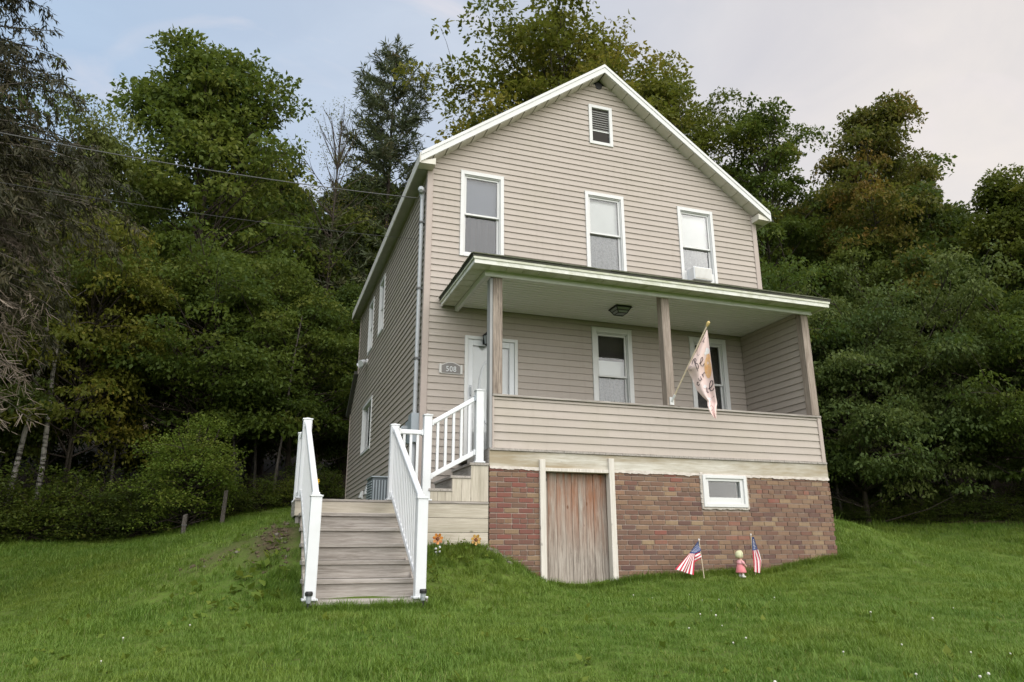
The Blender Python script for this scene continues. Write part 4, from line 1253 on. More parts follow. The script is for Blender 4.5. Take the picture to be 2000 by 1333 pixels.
# porch flag
M['cloth'] = paint('flag_pink', (0.80, 0.62, 0.58), 0.85, 0.12, (0.74, 0.62, 0.55), 5)
M['ink'] = paint('flag_ink', (0.055, 0.035, 0.05), 0.8, 0.05)
M['peach'] = paint('flag_peach', (0.78, 0.43, 0.19), 0.85, 0.5, (0.76, 0.58, 0.40), 16)
M['bloom'] = paint('flag_bloom', (0.80, 0.78, 0.78), 0.85, 0.1)
FYP = -2.12
def q3(zx, zy, y=FYP):
    return px3(1300+zx*0.16509, 620+zy*0.16509, y)
pfg = thing('porch_flag', 'pale pink banner flag with script lettering on a pole at the middle porch post', 'flag', (3.45, -1.72, 0.72))
tip = px3(1383, 632, -2.42); base_ = Vector((3.465, -1.705, 0.745))
m = MB(); m.tube([base_, tip], 0.011, 8); m.build('flag_pole', M['stick'], pfg)
m = MB(); d_ = (tip-base_).normalized(); m.tube([tip-d_*0.05, tip-d_*0.01, tip+d_*0.02, tip+d_*0.035], [0.014, 0.026, 0.024, 0.008], 10); m.build('finial', M['gold'], pfg)
m = MB(); m.box(3.43, 3.50, -1.704, -1.692, 0.68, 0.80); m.tube([base_-d_*0.01, base_+d_*0.10], 0.018, 8); m.build('bracket', M['white'], pfg)
Lp = [(486, 150), (400, 330), (320, 490), (252, 618), (305, 712), (370, 862), (430, 935), (492, 992), (497, 1050), (520, 1120), (575, 1195)]
Rp = [(494, 150), (508, 260), (522, 380), (541, 530), (560, 680), (578, 800), (592, 905), (610, 1022), (604, 1060), (601, 1120), (601, 1198)]
def samp(P_, t_):
    t_ = min(max(t_, 0), 0.9999)*(len(P_)-1); i = int(t_); f_ = t_-i
    return (P_[i][0]*(1-f_)+P_[i+1][0]*f_, P_[i][1]*(1-f_)+P_[i+1][1]*f_)
pole_dir_y = lambda zy: FYP
def cloth_pt(u, v, off=0.0):
    a, b = samp(Lp, v), samp(Rp, v)
    x = a[0]*(1-u)+b[0]*u; yv = a[1]*(1-u)+b[1]*u
    dep = -2.30+0.28*min(1, v*3)*(1-u)*(1 if v < 0.4 else max(0, 1-(v-0.4)*2.2))+0.030*math.sin(u*9+v*4)*min(1, v*3)
    return q3(x, yv, dep-off)
m = MB()
NU, NV = 14, 44
for side in (0.0, -0.004):
    b = len(m.v)
    for j in range(NV+1):
        for i in range(NU+1):
            m.v.append(tuple(cloth_pt(i/NU, j/NV, side)))
    for j in range(NV):
        for i in range(NU):
            a = b+j*(NU+1)+i
            m.f.append([a, a+1, a+NU+2, a+NU+1]); m.mi.append(0)
cloth = m.build('flag_cloth', M['cloth'], pfg, smooth=True)
def inv_cloth(zx, zy):
    best = None
    v = 0.0
    for k in range(400):
        v = k/399
        a, b = samp(Lp, v), samp(Rp, v)
        w_ = b[0]-a[0]
        u = (zx-a[0])/w_ if abs(w_) > 1e-3 else 0.5
        yv = a[1]*(1-u)+b[1]*u
        d_ = abs(yv-zy)
        if best is None or d_ < best[0]:
            best = (d_, u, v)
    return min(max(best[1], 0.01), 0.99), best[2]
def stroke(m, pts, w0_, w1_=None):
    # ribbon on the cloth, pen width w in sketch units
    n = len(pts)
    P2 = []
    for i in range(n-1):
        for k in range(3):
            f_ = k/3
            P2.append((pts[i][0]*(1-f_)+pts[i+1][0]*f_, pts[i][1]*(1-f_)+pts[i+1][1]*f_))
    P2.append(pts[-1])
    L_, R_ = [], []
    for i, p in enumerate(P2):
        a, b = P2[max(i-1, 0)], P2[min(i+1, len(P2)-1)]
        dx, dy = b[0]-a[0], b[1]-a[1]
        l = math.hypot(dx, dy) or 1
        wd = (w0_ if w1_ is None else w0_+(w1_-w0_)*i/(len(P2)-1))/2
        L_.append((p[0]-dy/l*wd, p[1]+dx/l*wd)); R_.append((p[0]+dy/l*wd, p[1]-dx/l*wd))
    b = len(m.v)
    for p in L_+R_:
        m.v.append(tuple(cloth_pt(*inv_cloth(*p), 0.006)))
    k = len(L_)
    for i in range(k-1):
        m.f.append([b+i, b+i+1, b+k+i+1, b+k+i]); m.mi.append(m.cur)
def arc(cx_, cy_, rx, ry, a0, a1, n=9, rot=0):
    out = []
    for i in range(n):
        a = R(a0+(a1-a0)*i/(n-1)); x, y = rx*math.cos(a), ry*math.sin(a)
        cr_, sr_ = math.cos(R(rot)), math.sin(R(rot))
        out.append((cx_+x*cr_-y*sr_, cy_+x*sr_+y*cr_))
    return out
m = MB()
# peach bloom on the right and white blossoms
def blob(m, cx_, cy_, rx, ry, n=12, rot=0):
    pts = arc(cx_, cy_, rx, ry, 0, 360, n+1, rot)[:-1]
    b = len(m.v)
    for p in [(cx_, cy_)]+pts:
        m.v.append(tuple(cloth_pt(*inv_cloth(*p), 0.0045)))
    for i in range(n):
        m.f.append([b, b+1+i, b+1+(i+1) % n]); m.mi.append(m.cur)
m.cur = 1
blob(m, 500, 600, 42, 125, 16, -4); blob(m, 505, 480, 26, 50, 10)
m.cur = 2
for c_ in ((495, 400, 24, 40), (465, 820, 20, 22), (515, 975, 26, 24), (470, 430, 12, 16)):
    blob(m, *c_)
m.cur = 0
# 'Be'
stroke(m, [(335, 500), (352, 560), (372, 610), (380, 640)], 10, 6)
stroke(m, [(312, 560), (322, 512), (350, 485), (362, 505), (348, 548), (372, 545), (392, 575), (384, 612)], 6, 8)
stroke(m, arc(292, 605, 22, 30, 20, 330, 10), 3)
stroke(m, arc(292, 605, 10, 16, 60, 300, 7), 3)
stroke(m, [(402, 548), (425, 532), (442, 500), (436, 474), (420, 486), (413, 530), (420, 572), (440, 578), (458, 548)], 8, 6)
# flourish above
stroke(m, [(372, 440), (376, 370), (410, 300), (450, 275), (458, 300), (440, 285), (470, 235)], 3)
stroke(m, [(372, 440), (385, 455), (400, 440)], 3)
# 'our'
stroke(m, [(392, 770), (375, 770), (372, 800), (392, 808), (402, 790)], 8, 8)
stroke(m, [(388, 722), (402, 752), (416, 752), (420, 720), (412, 700)], 7, 6)
stroke(m, [(420, 720), (432, 742)], 6)
stroke(m, [(432, 672), (448, 712), (442, 680), (455, 655), (468, 662)], 7, 6)
# 'g'
stroke(m, [(506, 848), (535, 832), (560, 790), (556, 752), (536, 752), (520, 792), (520, 846), (536, 872), (560, 862), (574, 834)], 11, 8)
stroke(m, [(488, 832), (490, 880), (500, 892), (512, 884)], 11, 7)
# small scrolls on the tail
stroke(m, arc(540, 1075, 22, 30, -150, 90, 8), 3)
stroke(m, [(540, 960), (560, 950), (575, 930)], 3)
m.build('flag_print', [M['ink'], M['peach'], M['bloom']], pfg)

# ------------------------------------------------------------------ garden statue of a child
M['skin'] = paint('statue_skin', (0.62, 0.40, 0.32), 0.55, 0.1)
M['pink'] = paint('statue_pink', (0.62, 0.17, 0.19), 0.55, 0.3, (0.70, 0.42, 0.42), 9)
M['rose'] = paint('statue_rose', (0.66, 0.34, 0.36), 0.55, 0.3, (0.6, 0.2, 0.22), 9)
M['bonnet'] = paint('statue_bonnet', (0.60, 0.57, 0.36), 0.6, 0.4, (0.38, 0.44, 0.27), 9)
M['boot'] = paint('statue_boot', (0.70, 0.67, 0.62), 0.5, 0.15)
SXo, SYo = 4.165, -2.06
SZo = h1(SXo, SYo)+0.005
st = thing('garden_statue', 'small statue of a child in pink dress and pale bonnet by the basement wall', 'statue', (SXo, SYo, SZo))
def skin_mesh(verts, edges, radii, root, sub=2):
    me = bpy.data.meshes.new('body')
    me.from_pydata(verts, edges, [])
    o = bpy.data.objects.new('body_src', me); COL.objects.link(o)
    sm = o.modifiers.new('s', 'SKIN'); sm.use_smooth_shade = True
    for i, r_ in enumerate(radii):
        me.skin_vertices[0].data[i].radius = (r_, r_)
    me.skin_vertices[0].data[root].use_root = True
    ss = o.modifiers.new('d', 'SUBSURF'); ss.levels = sub; ss.render_levels = sub
    dg = bpy.context.evaluated_depsgraph_get()
    out = bpy.data.meshes.new_from_object(o.evaluated_get(dg))
    bpy.data.objects.remove(o)
    return out
K = 0.37/0.37
bv = [(0, 0, .115), (0.004, 0, .165), (0.0, 0, .215), (0.004, 0, .250), (0.012, 0, .285), (0.016, 0, .325),
      (0.0, .026, .09), (0.002, .026, .05), (0.0, .026, .018), (0.03, .028, .012),
      (0.008, -.024, .09), (0.012, -.024, .05), (0.010, -.024, .018), (0.042, -.026, .012),
      (0.0, -.042, .218), (0.022, -.062, .180), (0.058, -.048, .158), (0.075, -.040, .148),
      (0.0, .042, .218), (0.030, .056, .185), (0.066, .032, .155), (0.080, .022, .146)]
be = [(0, 1), (1, 2), (2, 3), (3, 4), (4, 5), (0, 6), (6, 7), (7, 8), (8, 9), (0, 10), (10, 11), (11, 12), (12, 13), (2, 14), (14, 15), (15, 16), (16, 17), (2, 18), (18, 19), (19, 20), (20, 21)]
br = [.044, .042, .034, .018, .042, .038, .022, .017, .015, .013, .022, .017, .015, .013, .017, .014, .012, .010, .017, .014, .012, .010]
body = link('body', skin_mesh(bv, be, br, 0), M['skin'], st)
dm = MB(); dm.lathe([(0.066, .068), (0.070, .080), (0.058, .125), (0.050, .165), (0.047, .185)], (0.004, 0, 0), 18, 1.08, 1.0)
o = link('dress_skirt', dm.mesh('dress_skirt', smooth=True), M['pink'], st)
dm = MB(); dm.lathe([(0.050, .183), (0.052, .20), (0.046, .222), (0.026, .242)], (0.002, 0, 0), 18, 1.0, 1.05)
link('dress_top', dm.mesh('dress_top', smooth=True), M['rose'], st)
for s_ in (-1, 1):
    dm = MB(); dm.tube([(0.0, s_*.036, .226), (0.012, s_*.056, .200), (0.026, s_*.062, .180)], [.020, .022, .018], 10)
    link('sleeve', dm.mesh('sleeve', smooth=True), M['rose'], st)
    dm = MB(); dm.tube([(0.002 if s_ > 0 else .012, s_*.025, .058), (0.002 if s_ > 0 else .012, s_*.025, .018), (0.020 if s_ > 0 else .030, s_*.026, .014), (0.046 if s_ > 0 else .056, s_*.027, .012)], [.018, .019, .019, .011], 10)
    link('boot', dm.mesh('boot', smooth=True), M['boot'], st)
dm = MB(); dm.lathe([(0.030, .262), (0.052, .275), (0.056, .305), (0.050, .338), (0.030, .358), (0.006, .367)], (-0.006, 0, 0), 18, 1.0, 0.98)
link('bonnet', dm.mesh('bonnet', smooth=True), M['bonnet'], st)
dm = MB(); dm.tube([(0.010+.0, .054*math.cos(a), .312+.052*math.sin(a)) for a in np.linspace(-2.4+math.pi/2-0.2, 2.4+math.pi/2+0.2, 20)], .010, 8)
link('bonnet_brim', dm.mesh('bonnet_brim', smooth=True), M['bonnet'], st)
dm = MB()
dm.lathe([(0.002, -.006), (0.006, 0), (0.002, .006)], (0.058, 0, .300), 8)
link('nose', dm.mesh('nose', smooth=True), M['skin'], st)
for s_ in (-1, 1):
    dm = MB(); dm.lathe([(0.001, -.005), (0.0045, 0), (0.001, .005)], (0.054, s_*.018, .312), 8)
    link('eye', dm.mesh('eye'), M['ink'], st)
dm = MB(); dm.box(0.050, 0.056, -.010, .010, .2805, .2835); link('mouth', dm.mesh('mouth'), M['pink'], st)

# ------------------------------------------------------------------ vegetation builders
def nrm(a):
    return a/np.maximum(np.linalg.norm(a, axis=-1, keepdims=True), 1e-9)
def leaf_quads(P_, size, rg, up=0.8, aspect=0.55, droop=0.35, outward=None):
    n = len(P_)
    d = rg.normal(size=(n, 3)); d[:, 2] -= droop
    if outward is not None:
        d += outward*0.8
    d = nrm(d)
    nn = rg.normal(size=(n, 3))*0.75; nn[:, 2] += up
    s = nrm(np.cross(d, nn))
    k = nrm(np.cross(s, d))
    L = (size*(0.5+1.0*rg.random(n)))[:, None]
    w = L*aspect
    p0 = P_; p2 = P_+d*L-k*L*0.15
    mid = P_+d*L*0.45
    return np.stack([p0, mid+s*w*0.5+k*L*0.06, p2, mid-s*w*0.5+k*L*0.06], 1)

class Skel:
    """tapered branches collected as tubes"""
    def __init__(self):
        self.V = []; self.Fq = []; self.n = 0
    def tube(self, path, r0, r1, k=5):
        path = np.asarray(path, float); m_ = len(path)
        d = np.gradient(path, axis=0); d = nrm(d)
        ref = np.array([0.31, 0.87, 0.38])
        a = nrm(np.cross(d, ref)); b = np.cross(d, a)
        rad = r0+(r1-r0)*np.linspace(0, 1, m_)**0.8
        th = np.arange(k)*2*np.pi/k
        ring = path[:, None, :]+rad[:, None, None]*(a[:, None, :]*np.cos(th)[None, :, None]+b[:, None, :]*np.sin(th)[None, :, None])
        base = self.n
        self.V.append(ring.reshape(-1, 3))
        i, j = np.meshgrid(np.arange(m_-1), np.arange(k), indexing='ij')
        q = np.stack([base+i*k+j, base+i*k+(j+1) % k, base+(i+1)*k+(j+1) % k, base+(i+1)*k+j], -1).reshape(-1, 4)
        self.Fq.append(q); self.n += m_*k
    def mesh(self, name):
        V = np.concatenate(self.V); Q = np.concatenate(self.Fq).astype(np.int32)
        me = bpy.data.meshes.new(name)
        me.vertices.add(len(V)); me.vertices.foreach_set('co', V.astype(np.float32).ravel())
        me.loops.add(Q.size); me.loops.foreach_set('vertex_index', Q.ravel())
        me.polygons.add(len(Q)); me.polygons.foreach_set('loop_start', np.arange(0, Q.size, 4, dtype=np.int32))
        me.update(calc_edges=True)
        me.polygons.foreach_set('use_smooth', [True]*len(Q))
        return me

def curve_pts(p, d, L, n, rg, bend=0.25, rise=0.0):
    pts = [p]; d = d/np.linalg.norm(d)
    for i in range(n):
        d = d+rg.normal(size=3)*bend/n+np.array([0, 0, rise/n]); d /= np.linalg.norm(d)
        pts.append(pts[-1]+d*L/n)
    return np.array(pts), d

def broadleaf(seed, Ht, base, rad, n_limb=34, n_leaf=36000, leaf=0.12, prof=None, flat=0.5, lean=(0, 0), trunk_r=0.22, sparse=0.0, droop=0.35, tint0=0.35, tintv=0.2, clump=0.62, tops=None, twig=True, lobes=0.3, fill=90):
    """Ht total height, base = height where the crown starts, rad = crown radius. Returns trunk and crown meshes."""
    rg = np.random.default_rng(seed)
    sk = Skel()
    prof = prof or [(0, 0.55), (0.25, 1.0), (0.55, 0.85), (0.8, 0.55), (1, 0.18)]
    px_, py_ = zip(*prof)
    tr, _ = curve_pts(np.zeros(3), np.array([lean[0]*0.3, lean[1]*0.3, 1.0]), Ht*0.94, 14, rg, 0.07)
    tr[:, 0] += lean[0]*Ht*(np.linspace(0, 1, 15)**2)*0.5; tr[:, 1] += lean[1]*Ht*(np.linspace(0, 1, 15)**2)*0.5
    sk.tube(tr, trunk_r, 0.03, 7)
    cl = []; ct = []; small = []
    ph = rg.uniform(0, 6.28, 3)
    hs = np.sort(rg.uniform(0, 1, n_limb)**0.9)
    for i, h in enumerate(hs):
        az = i*2.39996+rg.normal()*0.3
        zt = base+(Ht*0.94-base)*h*0.97
        f_ = min(zt/(Ht*0.94), 0.999)*14; i0 = int(f_)
        p = tr[i0]*(1-(f_-i0))+tr[min(i0+1, 14)]*(f_-i0)
        env = rad*np.interp(h, px_, py_)*(1+lobes*math.sin(2*az+ph[0])+lobes*0.6*math.sin(3*az+ph[1]+h*5))
        el = R(8+62*h**1.3+rg.normal()*9)
        L = max(env, 0.35)*rg.uniform(0.8, 1.08)/max(math.cos(el), 0.72)
        d = np.array([math.cos(az)*math.cos(el), math.sin(az)*math.cos(el), math.sin(el)])
        pts, dd = curve_pts(p, d, L, 7, rg, 0.42, -0.25*(1-h))
        sk.tube(pts, trunk_r*(0.42-0.25*h), 0.012, 5)
        ns = int(2+L*1.0)
        for k in range(ns):
            t_ = rg.uniform(0.3, 1.0)
            ff_ = t_*7*0.999; k0 = int(ff_); q = pts[k0]*(1-(ff_-k0))+pts[k0+1]*(ff_-k0)
            ld = nrm(pts[k0+1]-pts[k0]); a2 = rg.uniform(0.4, 1.2)*rg.choice([-1, 1])
            sd_ = np.array([ld[0]*math.cos(a2)-ld[1]*math.sin(a2), ld[0]*math.sin(a2)+ld[1]*math.cos(a2), ld[2]*0.6+rg.normal()*0.22])
            sl = L*rg.uniform(0.16, 0.36)
            sp, _ = curve_pts(q, sd_, sl, 4, rg, 0.6, 0.0)
            sk.tube(sp, 0.022, 0.005, 4)
            if rg.random() >= sparse:
                cl.append(sp[-1]); ct.append(az)
        if rg.random() >= sparse*0.6:
            cl.append(pts[-1]); ct.append(az)
            if rg.random() < 0.5:
                wp_, _ = curve_pts(pts[-1], pts[-1]-pts[-2]+np.array([0, 0, 0.1]), L*rg.uniform(0.15, 0.4), 3, rg, 0.4)
                sk.tube(wp_, 0.012, 0.004, 4); small.append(len(cl)); cl.append(wp_[-1]); ct.append(az)
    for k in range(int(fill*(1-sparse))):
        h = rg.random()**0.85; az = rg.uniform(0, 6.28)
        env = rad*np.interp(h, px_, py_)*(1+lobes*math.sin(2*az+ph[0])+lobes*0.6*math.sin(3*az+ph[1]+h*5))
        zt = base+(Ht*0.97-base)*h
        rr_ = env*rg.uniform(0.45, 1.0)
        f_ = min(zt/(Ht*0.94), 0.999)*14; i0 = int(f_); p = tr[i0]
        c_ = np.array([p[0]+rr_*math.cos(az), p[1]+rr_*math.sin(az), zt+rg.normal()*0.2])
        q = tr[max(int(i0-rr_*0.5), 0)]
        sk.tube(np.array([q, (q*0.4+c_*0.6)+np.array([0, 0, -0.15*rr_*0.3]), c_]), 0.035, 0.006, 4)
        cl.append(c_); ct.append(az)
    for tx, ty, tz, r_ in (tops or []):
        tx, ty = tx+tr[-1, 0], ty+tr[-1, 1]
        for k in range(int(12*r_*r_/0.6)+5):
            a = rg.uniform(0, 6.28); rr_ = r_*math.sqrt(rg.random())
            c_ = np.array([tx+rr_*math.cos(a), ty+rr_*math.sin(a), tz-rg.uniform(0, 1)*r_*2.2])
            cl.append(c_); ct.append(a)
        sp = np.linspace(tr[-3], np.array([tx, ty, tz]), 6); sk.tube(sp, 0.06, 0.01, 5)
    C_ = np.array(cl)
    nc = len(C_)
    ctint = np.clip(tint0+rg.normal(size=nc)*tintv, 0, 1)
    csz = (0.38+1.25*rg.random(nc)**1.3)*clump*1.25
    csz[small] = clump*rg.uniform(0.3, 0.6, len(small))
    wts = csz**2; wts /= wts.sum()
    idx = rg.choice(nc, n_leaf, p=wts)
    o_ = rg.normal(size=(n_leaf, 3))
    o_[:, 2] = np.abs(o_[:, 2])*1.0-0.25
    o_ = nrm(o_)*(rg.random(n_leaf)**0.40)[:, None]
    o_[:, 2] *= flat
    o_ *= csz[idx][:, None]
    r2 = np.hypot(o_[:, 0], o_[:, 1])
    o_[:, 2] -= 0.35*r2**2
    P_ = C_[idx]+o_
    out = nrm(np.c_[o_[:, :2], np.zeros(n_leaf)])
    V = leaf_quads(P_, leaf, rg, 0.9, 0.56, droop, out)
    tint = ctint[idx]+rg.normal(size=n_leaf)*0.10
    zs = Ht/V[:, 2, 2].max(); rs = rad/np.percentile(np.hypot(V[:, 2, 0]-tr[7, 0], V[:, 2, 1]-tr[7, 1]), 93)
    k_ = np.array([rs, rs, zs])
    sk.V = [v*k_ for v in sk.V]; V = V*k_
    return sk.mesh('trunk'), quad_mesh('crown', V, tint)

def conifer(seed, Ht, base, rad, layers=26, per=7, n_leaf=26000, needle=0.22, droop=0.3, trunk_r=0.2, top_r=0.1, gap=0.0, taper=1.0, hang=0.0, width=0.10, tint0=0.4):
    rg = np.random.default_rng(seed)
    sk = Skel()
    tr, _ = curve_pts(np.zeros(3), np.array([0, 0, 1.0]), Ht, 12, rg, 0.06)
    sk.tube(tr, trunk_r, 0.02, 7)
    segs = []
    for i in range(layers):
        h = (i+rg.uniform(0, 0.6))/layers
        z = base+(Ht-base)*h
        p = np.array([np.interp(z, tr[:, 2], tr[:, 0]), np.interp(z, tr[:, 2], tr[:, 1]), z])
        env = rad*((1-h)**taper)*(0.85+0.15*math.sin(h*9))+top_r
        for k in range(per):
            if rg.random() < gap:
                continue
            az = rg.uniform(0, 6.28)
            L = env*rg.uniform(0.65, 1.15)
            d = np.array([math.cos(az), math.sin(az), 0.35-droop*1.1+0.5*h])
            pts, _ = curve_pts(p, d, L, 6, rg, 0.25, -droop*0.5+0.35*h)
            sk.tube(pts, 0.012+0.018*L/3, 0.006, 4)
            for s_ in range(2, 7):
                segs.append((pts[s_-1], pts[s_], L))
                if rg.random() < 0.8:
                    ld = pts[s_]-pts[s_-1]
                    for sg in (-1, 1):
                        sd_ = np.array([-ld[1]*sg, ld[0]*sg, 0])+ld*0.7+np.array([0, 0, -0.1-hang])
                        sd_ = sd_/np.linalg.norm(sd_)*L*rg.uniform(0.14, 0.30)
                        segs.append((pts[s_], pts[s_]+sd_, L))
    A = np.array([s_[0] for s_ in segs]); B = np.array([s_[1] for s_ in segs])
    ln = np.linalg.norm(B-A, axis=1); wts = ln/ln.sum()
    idx = rg.choice(len(segs), n_leaf, p=wts)
    t_ = rg.random(n_leaf)[:, None]
    P_ = A[idx]*(1-t_)+B[idx]*t_+rg.normal(size=(n_leaf, 3))*0.035
    dirs = nrm(B[idx]-A[idx])*0.9+rg.normal(size=(n_leaf, 3))*0.55; dirs[:, 2] -= hang*1.6
    dirs = nrm(dirs)
    nn = rg.normal(size=(n_leaf, 3))
    s_ = nrm(np.cross(dirs, nn))
    L = (needle*rg.uniform(0.6, 1.3, n_leaf))[:, None]
    V = np.stack([P_, P_+dirs*L*0.4+s_*L*width, P_+dirs*L, P_+dirs*L*0.4-s_*L*width], 1)
    bt = np.clip(tint0+rg.normal(size=len(segs))*0.16, 0, 1)
    return sk.mesh('trunk'), quad_mesh('crown', V, bt[idx]+rg.normal(size=n_leaf)*0.1)

M['leaf_mid'] = leaf_mat('leaf_mid', (0.048, 0.080, 0.013), (0.088, 0.124, 0.019), (0.145, 0.158, 0.026), 0.42)
M['leaf_olive'] = leaf_mat('leaf_olive', (0.072, 0.092, 0.012), (0.122, 0.132, 0.017), (0.200, 0.172, 0.024), 0.42)
M['leaf_grey'] = leaf_mat('leaf_grey', (0.062, 0.094, 0.024), (0.104, 0.136, 0.036), (0.150, 0.178, 0.052), 0.42)
M['leaf_dark'] = leaf_mat('leaf_dark', (0.042, 0.068, 0.013), (0.068, 0.098, 0.018), (0.106, 0.124, 0.024), 0.42)
M['leaf_rust'] = leaf_mat('leaf_rust', (0.060, 0.078, 0.014), (0.105, 0.105, 0.018), (0.19, 0.125, 0.022), 0.42)
M['leaf_bush'] = leaf_mat('leaf_bush', (0.070, 0.120, 0.015), (0.112, 0.168, 0.022), (0.170, 0.200, 0.032))
M['needle_blue'] = leaf_mat('needle_blue', (0.055, 0.074, 0.036), (0.090, 0.105, 0.056), (0.16, 0.12, 0.06), 0.2)
M['needle_dark'] = leaf_mat('needle_dark', (0.026, 0.028, 0.014), (0.044, 0.041, 0.020), (0.085, 0.066, 0.036), 0.1)
M['dead'] = leaf_mat('dead_twig', (0.17, 0.130, 0.105), (0.25, 0.20, 0.165), (0.34, 0.28, 0.235), 0.05, 0.9)
M['bark'] = bark_mat('bark', (0.030, 0.024, 0.019), (0.085, 0.070, 0.055))
M['bark_birch'] = bark_mat('birch_bark', (0.045, 0.04, 0.035), (0.27, 0.25, 0.225), birch=True)
M['bark_grey'] = bark_mat('grey_bark', (0.06, 0.052, 0.045), (0.16, 0.14, 0.12))

TREE_SRC = {}
def plant_tree(kind, pair, name, label, x, y, scale=1.0, rot=0.0, group=None, cat='tree', leafm='leaf_mid', barkm='bark', sz=None, sink=0.15):
    """first planting owns the meshes, later ones share them"""
    z = h1(x, y)-sink
    t_ = thing(name, label, cat, (x, y, z), group)
    t_.rotation_euler = (0, 0, rot)
    t_.scale = (scale, scale, sz or scale)
    for pn_, me_, mt in (('trunk', pair[0], barkm), ('crown', pair[1], leafm)):
        o = bpy.data.objects.new(pn_, me_); COL.objects.link(o)
        if not me_.materials:
            me_.materials.append(M[mt])
        elif me_.materials[0] != M[mt]:
            o.material_slots[0].link = 'OBJECT'; o.material_slots[0].material = M[mt]
        o.parent = t_
        ORG[o.name] = ORG[t_.name]
    return t_

# ------------------------------------------------------------------ trees
T_BIG = broadleaf(11, 17.6, 3.5, 3.3, 42, 52000, 0.19, [(0, 0.85), (0.3, 1.0), (0.6, 0.9), (0.8, 0.62), (1, 0.3)], tops=[(-0.9, 0.1, 17.8, 0.8), (0.9, 0.0, 18.2, 0.85), (1.7, 0.2, 15.6, 0.8), (-1.7, 0.0, 15.4, 0.8), (0.1, 0, 15.8, 1.2)], tint0=0.42, clump=0.66, lobes=0.2, fill=120)
T_MAPLE = broadleaf(12, 25.0, 6.0, 5.6, 54, 80000, 0.24, [(0, 0.8), (0.3, 1.0), (0.6, 1.0), (0.85, 0.85), (1, 0.5)], clump=0.85, tint0=0.52, tintv=0.22, lobes=0.1, fill=260)
T_MID = broadleaf(13, 12.5, 1.6, 3.1, 40, 42000, 0.185, [(0, 0.75), (0.3, 1.0), (0.6, 0.85), (0.85, 0.5), (1, 0.2)], clump=0.64)
T_MID2 = broadleaf(14, 14.0, 2.6, 2.9, 36, 38000, 0.18, [(0, 0.6), (0.35, 1.0), (0.7, 0.8), (0.9, 0.45), (1, 0.2)], lobes=0.4, clump=0.64)
T_BIRCH = broadleaf(15, 14.0, 3.2, 2.5, 36, 38000, 0.135, [(0, 0.7), (0.4, 1.0), (0.75, 0.85), (1, 0.35)], flat=0.8, droop=0.8, trunk_r=0.13, tint0=0.55, clump=0.55)
T_WEEP = broadleaf(16, 8.0, 2.7, 2.9, 40, 42000, 0.125, [(0, 0.85), (0.35, 1.0), (0.7, 0.75), (1, 0.3)], flat=0.42, droop=0.9, trunk_r=0.13, clump=0.58, tintv=0.22)
T_WEEP2 = broadleaf(17, 8.6, 2.9, 2.7, 38, 40000, 0.125, [(0, 0.9), (0.4, 1.0), (0.75, 0.7), (1, 0.25)], flat=0.45, droop=0.8, trunk_r=0.12, clump=0.55, lobes=0.45)
T_OPEN = broadleaf(18, 18.3, 6.0, 2.4, 28, 22000, 0.17, [(0, 0.8), (0.5, 1.0), (0.9, 0.8), (1, 0.4)], sparse=0.22, clump=0.5, trunk_r=0.13)
T_BARE = broadleaf(19, 17.0, 6.0, 1.6, 34, 3600, 0.07, [(0, 0.6), (0.5, 1.0), (0.9, 0.7), (1, 0.4)], sparse=0.2, clump=0.5, trunk_r=0.09)
T_RUST = broadleaf(20, 17.6, 5.0, 3.0, 36, 34000, 0.18, [(0, 0.9), (0.35, 1.0), (0.7, 0.8), (1, 0.35)], lean=(0.04, -0.05), sparse=0.12, tops=[(0.8, -1.0, 17.8, 0.7), (0.2, -0.4, 16.8, 0.6)], tint0=0.45, tintv=0.25, clump=0.6)
T_PINE = conifer(21, 22.0, 4.0, 5.0, 36, 6, 46000, 0.30, 0.06, 0.20, 0.15, 0.34, 0.62, 0.0, 0.09)
T_SPRUCE = conifer(22, 13.5, 5.4, 2.9, 32, 12, 130000, 0.13, 0.42, 0.17, 0.2, 0.04, 0.5, 0.35, 0.095)
T_BUSH = broadleaf(23, 2.7, 0.55, 1.35, 26, 24000, 0.065, [(0, 0.7), (0.4, 1.0), (0.75, 0.9), (1, 0.55)], trunk_r=0.05, clump=0.32, flat=0.8, tint0=0.6, fill=160)
T_SHRUB = broadleaf(24, 1.5, 0.1, 0.95, 20, 5000, 0.085, [(0, 0.8), (0.5, 1.0), (1, 0.7)], trunk_r=0.03, clump=0.30, flat=0.7)

# dead lower branches of the spruce
rg = np.random.default_rng(77)
sk = Skel(); tw = []
for i in range(140):
    z = rg.uniform(1.2, 7.4); az = rg.uniform(-2.4, 0.9)
    L = rg.uniform(1.2, 2.5)*(1.0 if z > 2 else 0.8)
    pts, _ = curve_pts(np.array([0, 0, z]), np.array([math.cos(az), math.sin(az), 0.18]), L, 8, rg, 0.25, -0.75)
    sk.tube(pts, 0.018, 0.004, 4)
    for k in range(60):
        t_ = rg.uniform(0.2, 1)*7.99; k0 = int(t_); q = pts[k0]*(1-(t_-k0))+pts[k0+1]*(t_-k0)
        d = nrm(pts[k0+1]-pts[k0])*0.9+rg.normal(size=3)*0.5; d[2] -= 0.35
        tw.append((q, nrm(d)*rg.uniform(0.12, 0.45)))
q = np.array([a for a, b in tw]); d = np.array([b for a, b in tw])
reps = 3
q = np.repeat(q, reps, 0)+np.repeat(d, reps, 0)*rg.random((len(tw)*reps, 1))*0.8; d = nrm(np.repeat(d, reps, 0)+rg.normal(size=(len(tw)*reps, 3))*0.14)*rg.uniform(0.08, 0.26, (len(tw)*reps, 1))
s_ = nrm(np.cross(d, rg.normal(size=d.shape)))*0.006
Vd = np.stack([q-s_, q+s_, q+d+s_*0.4, q+d-s_*0.4], 1)

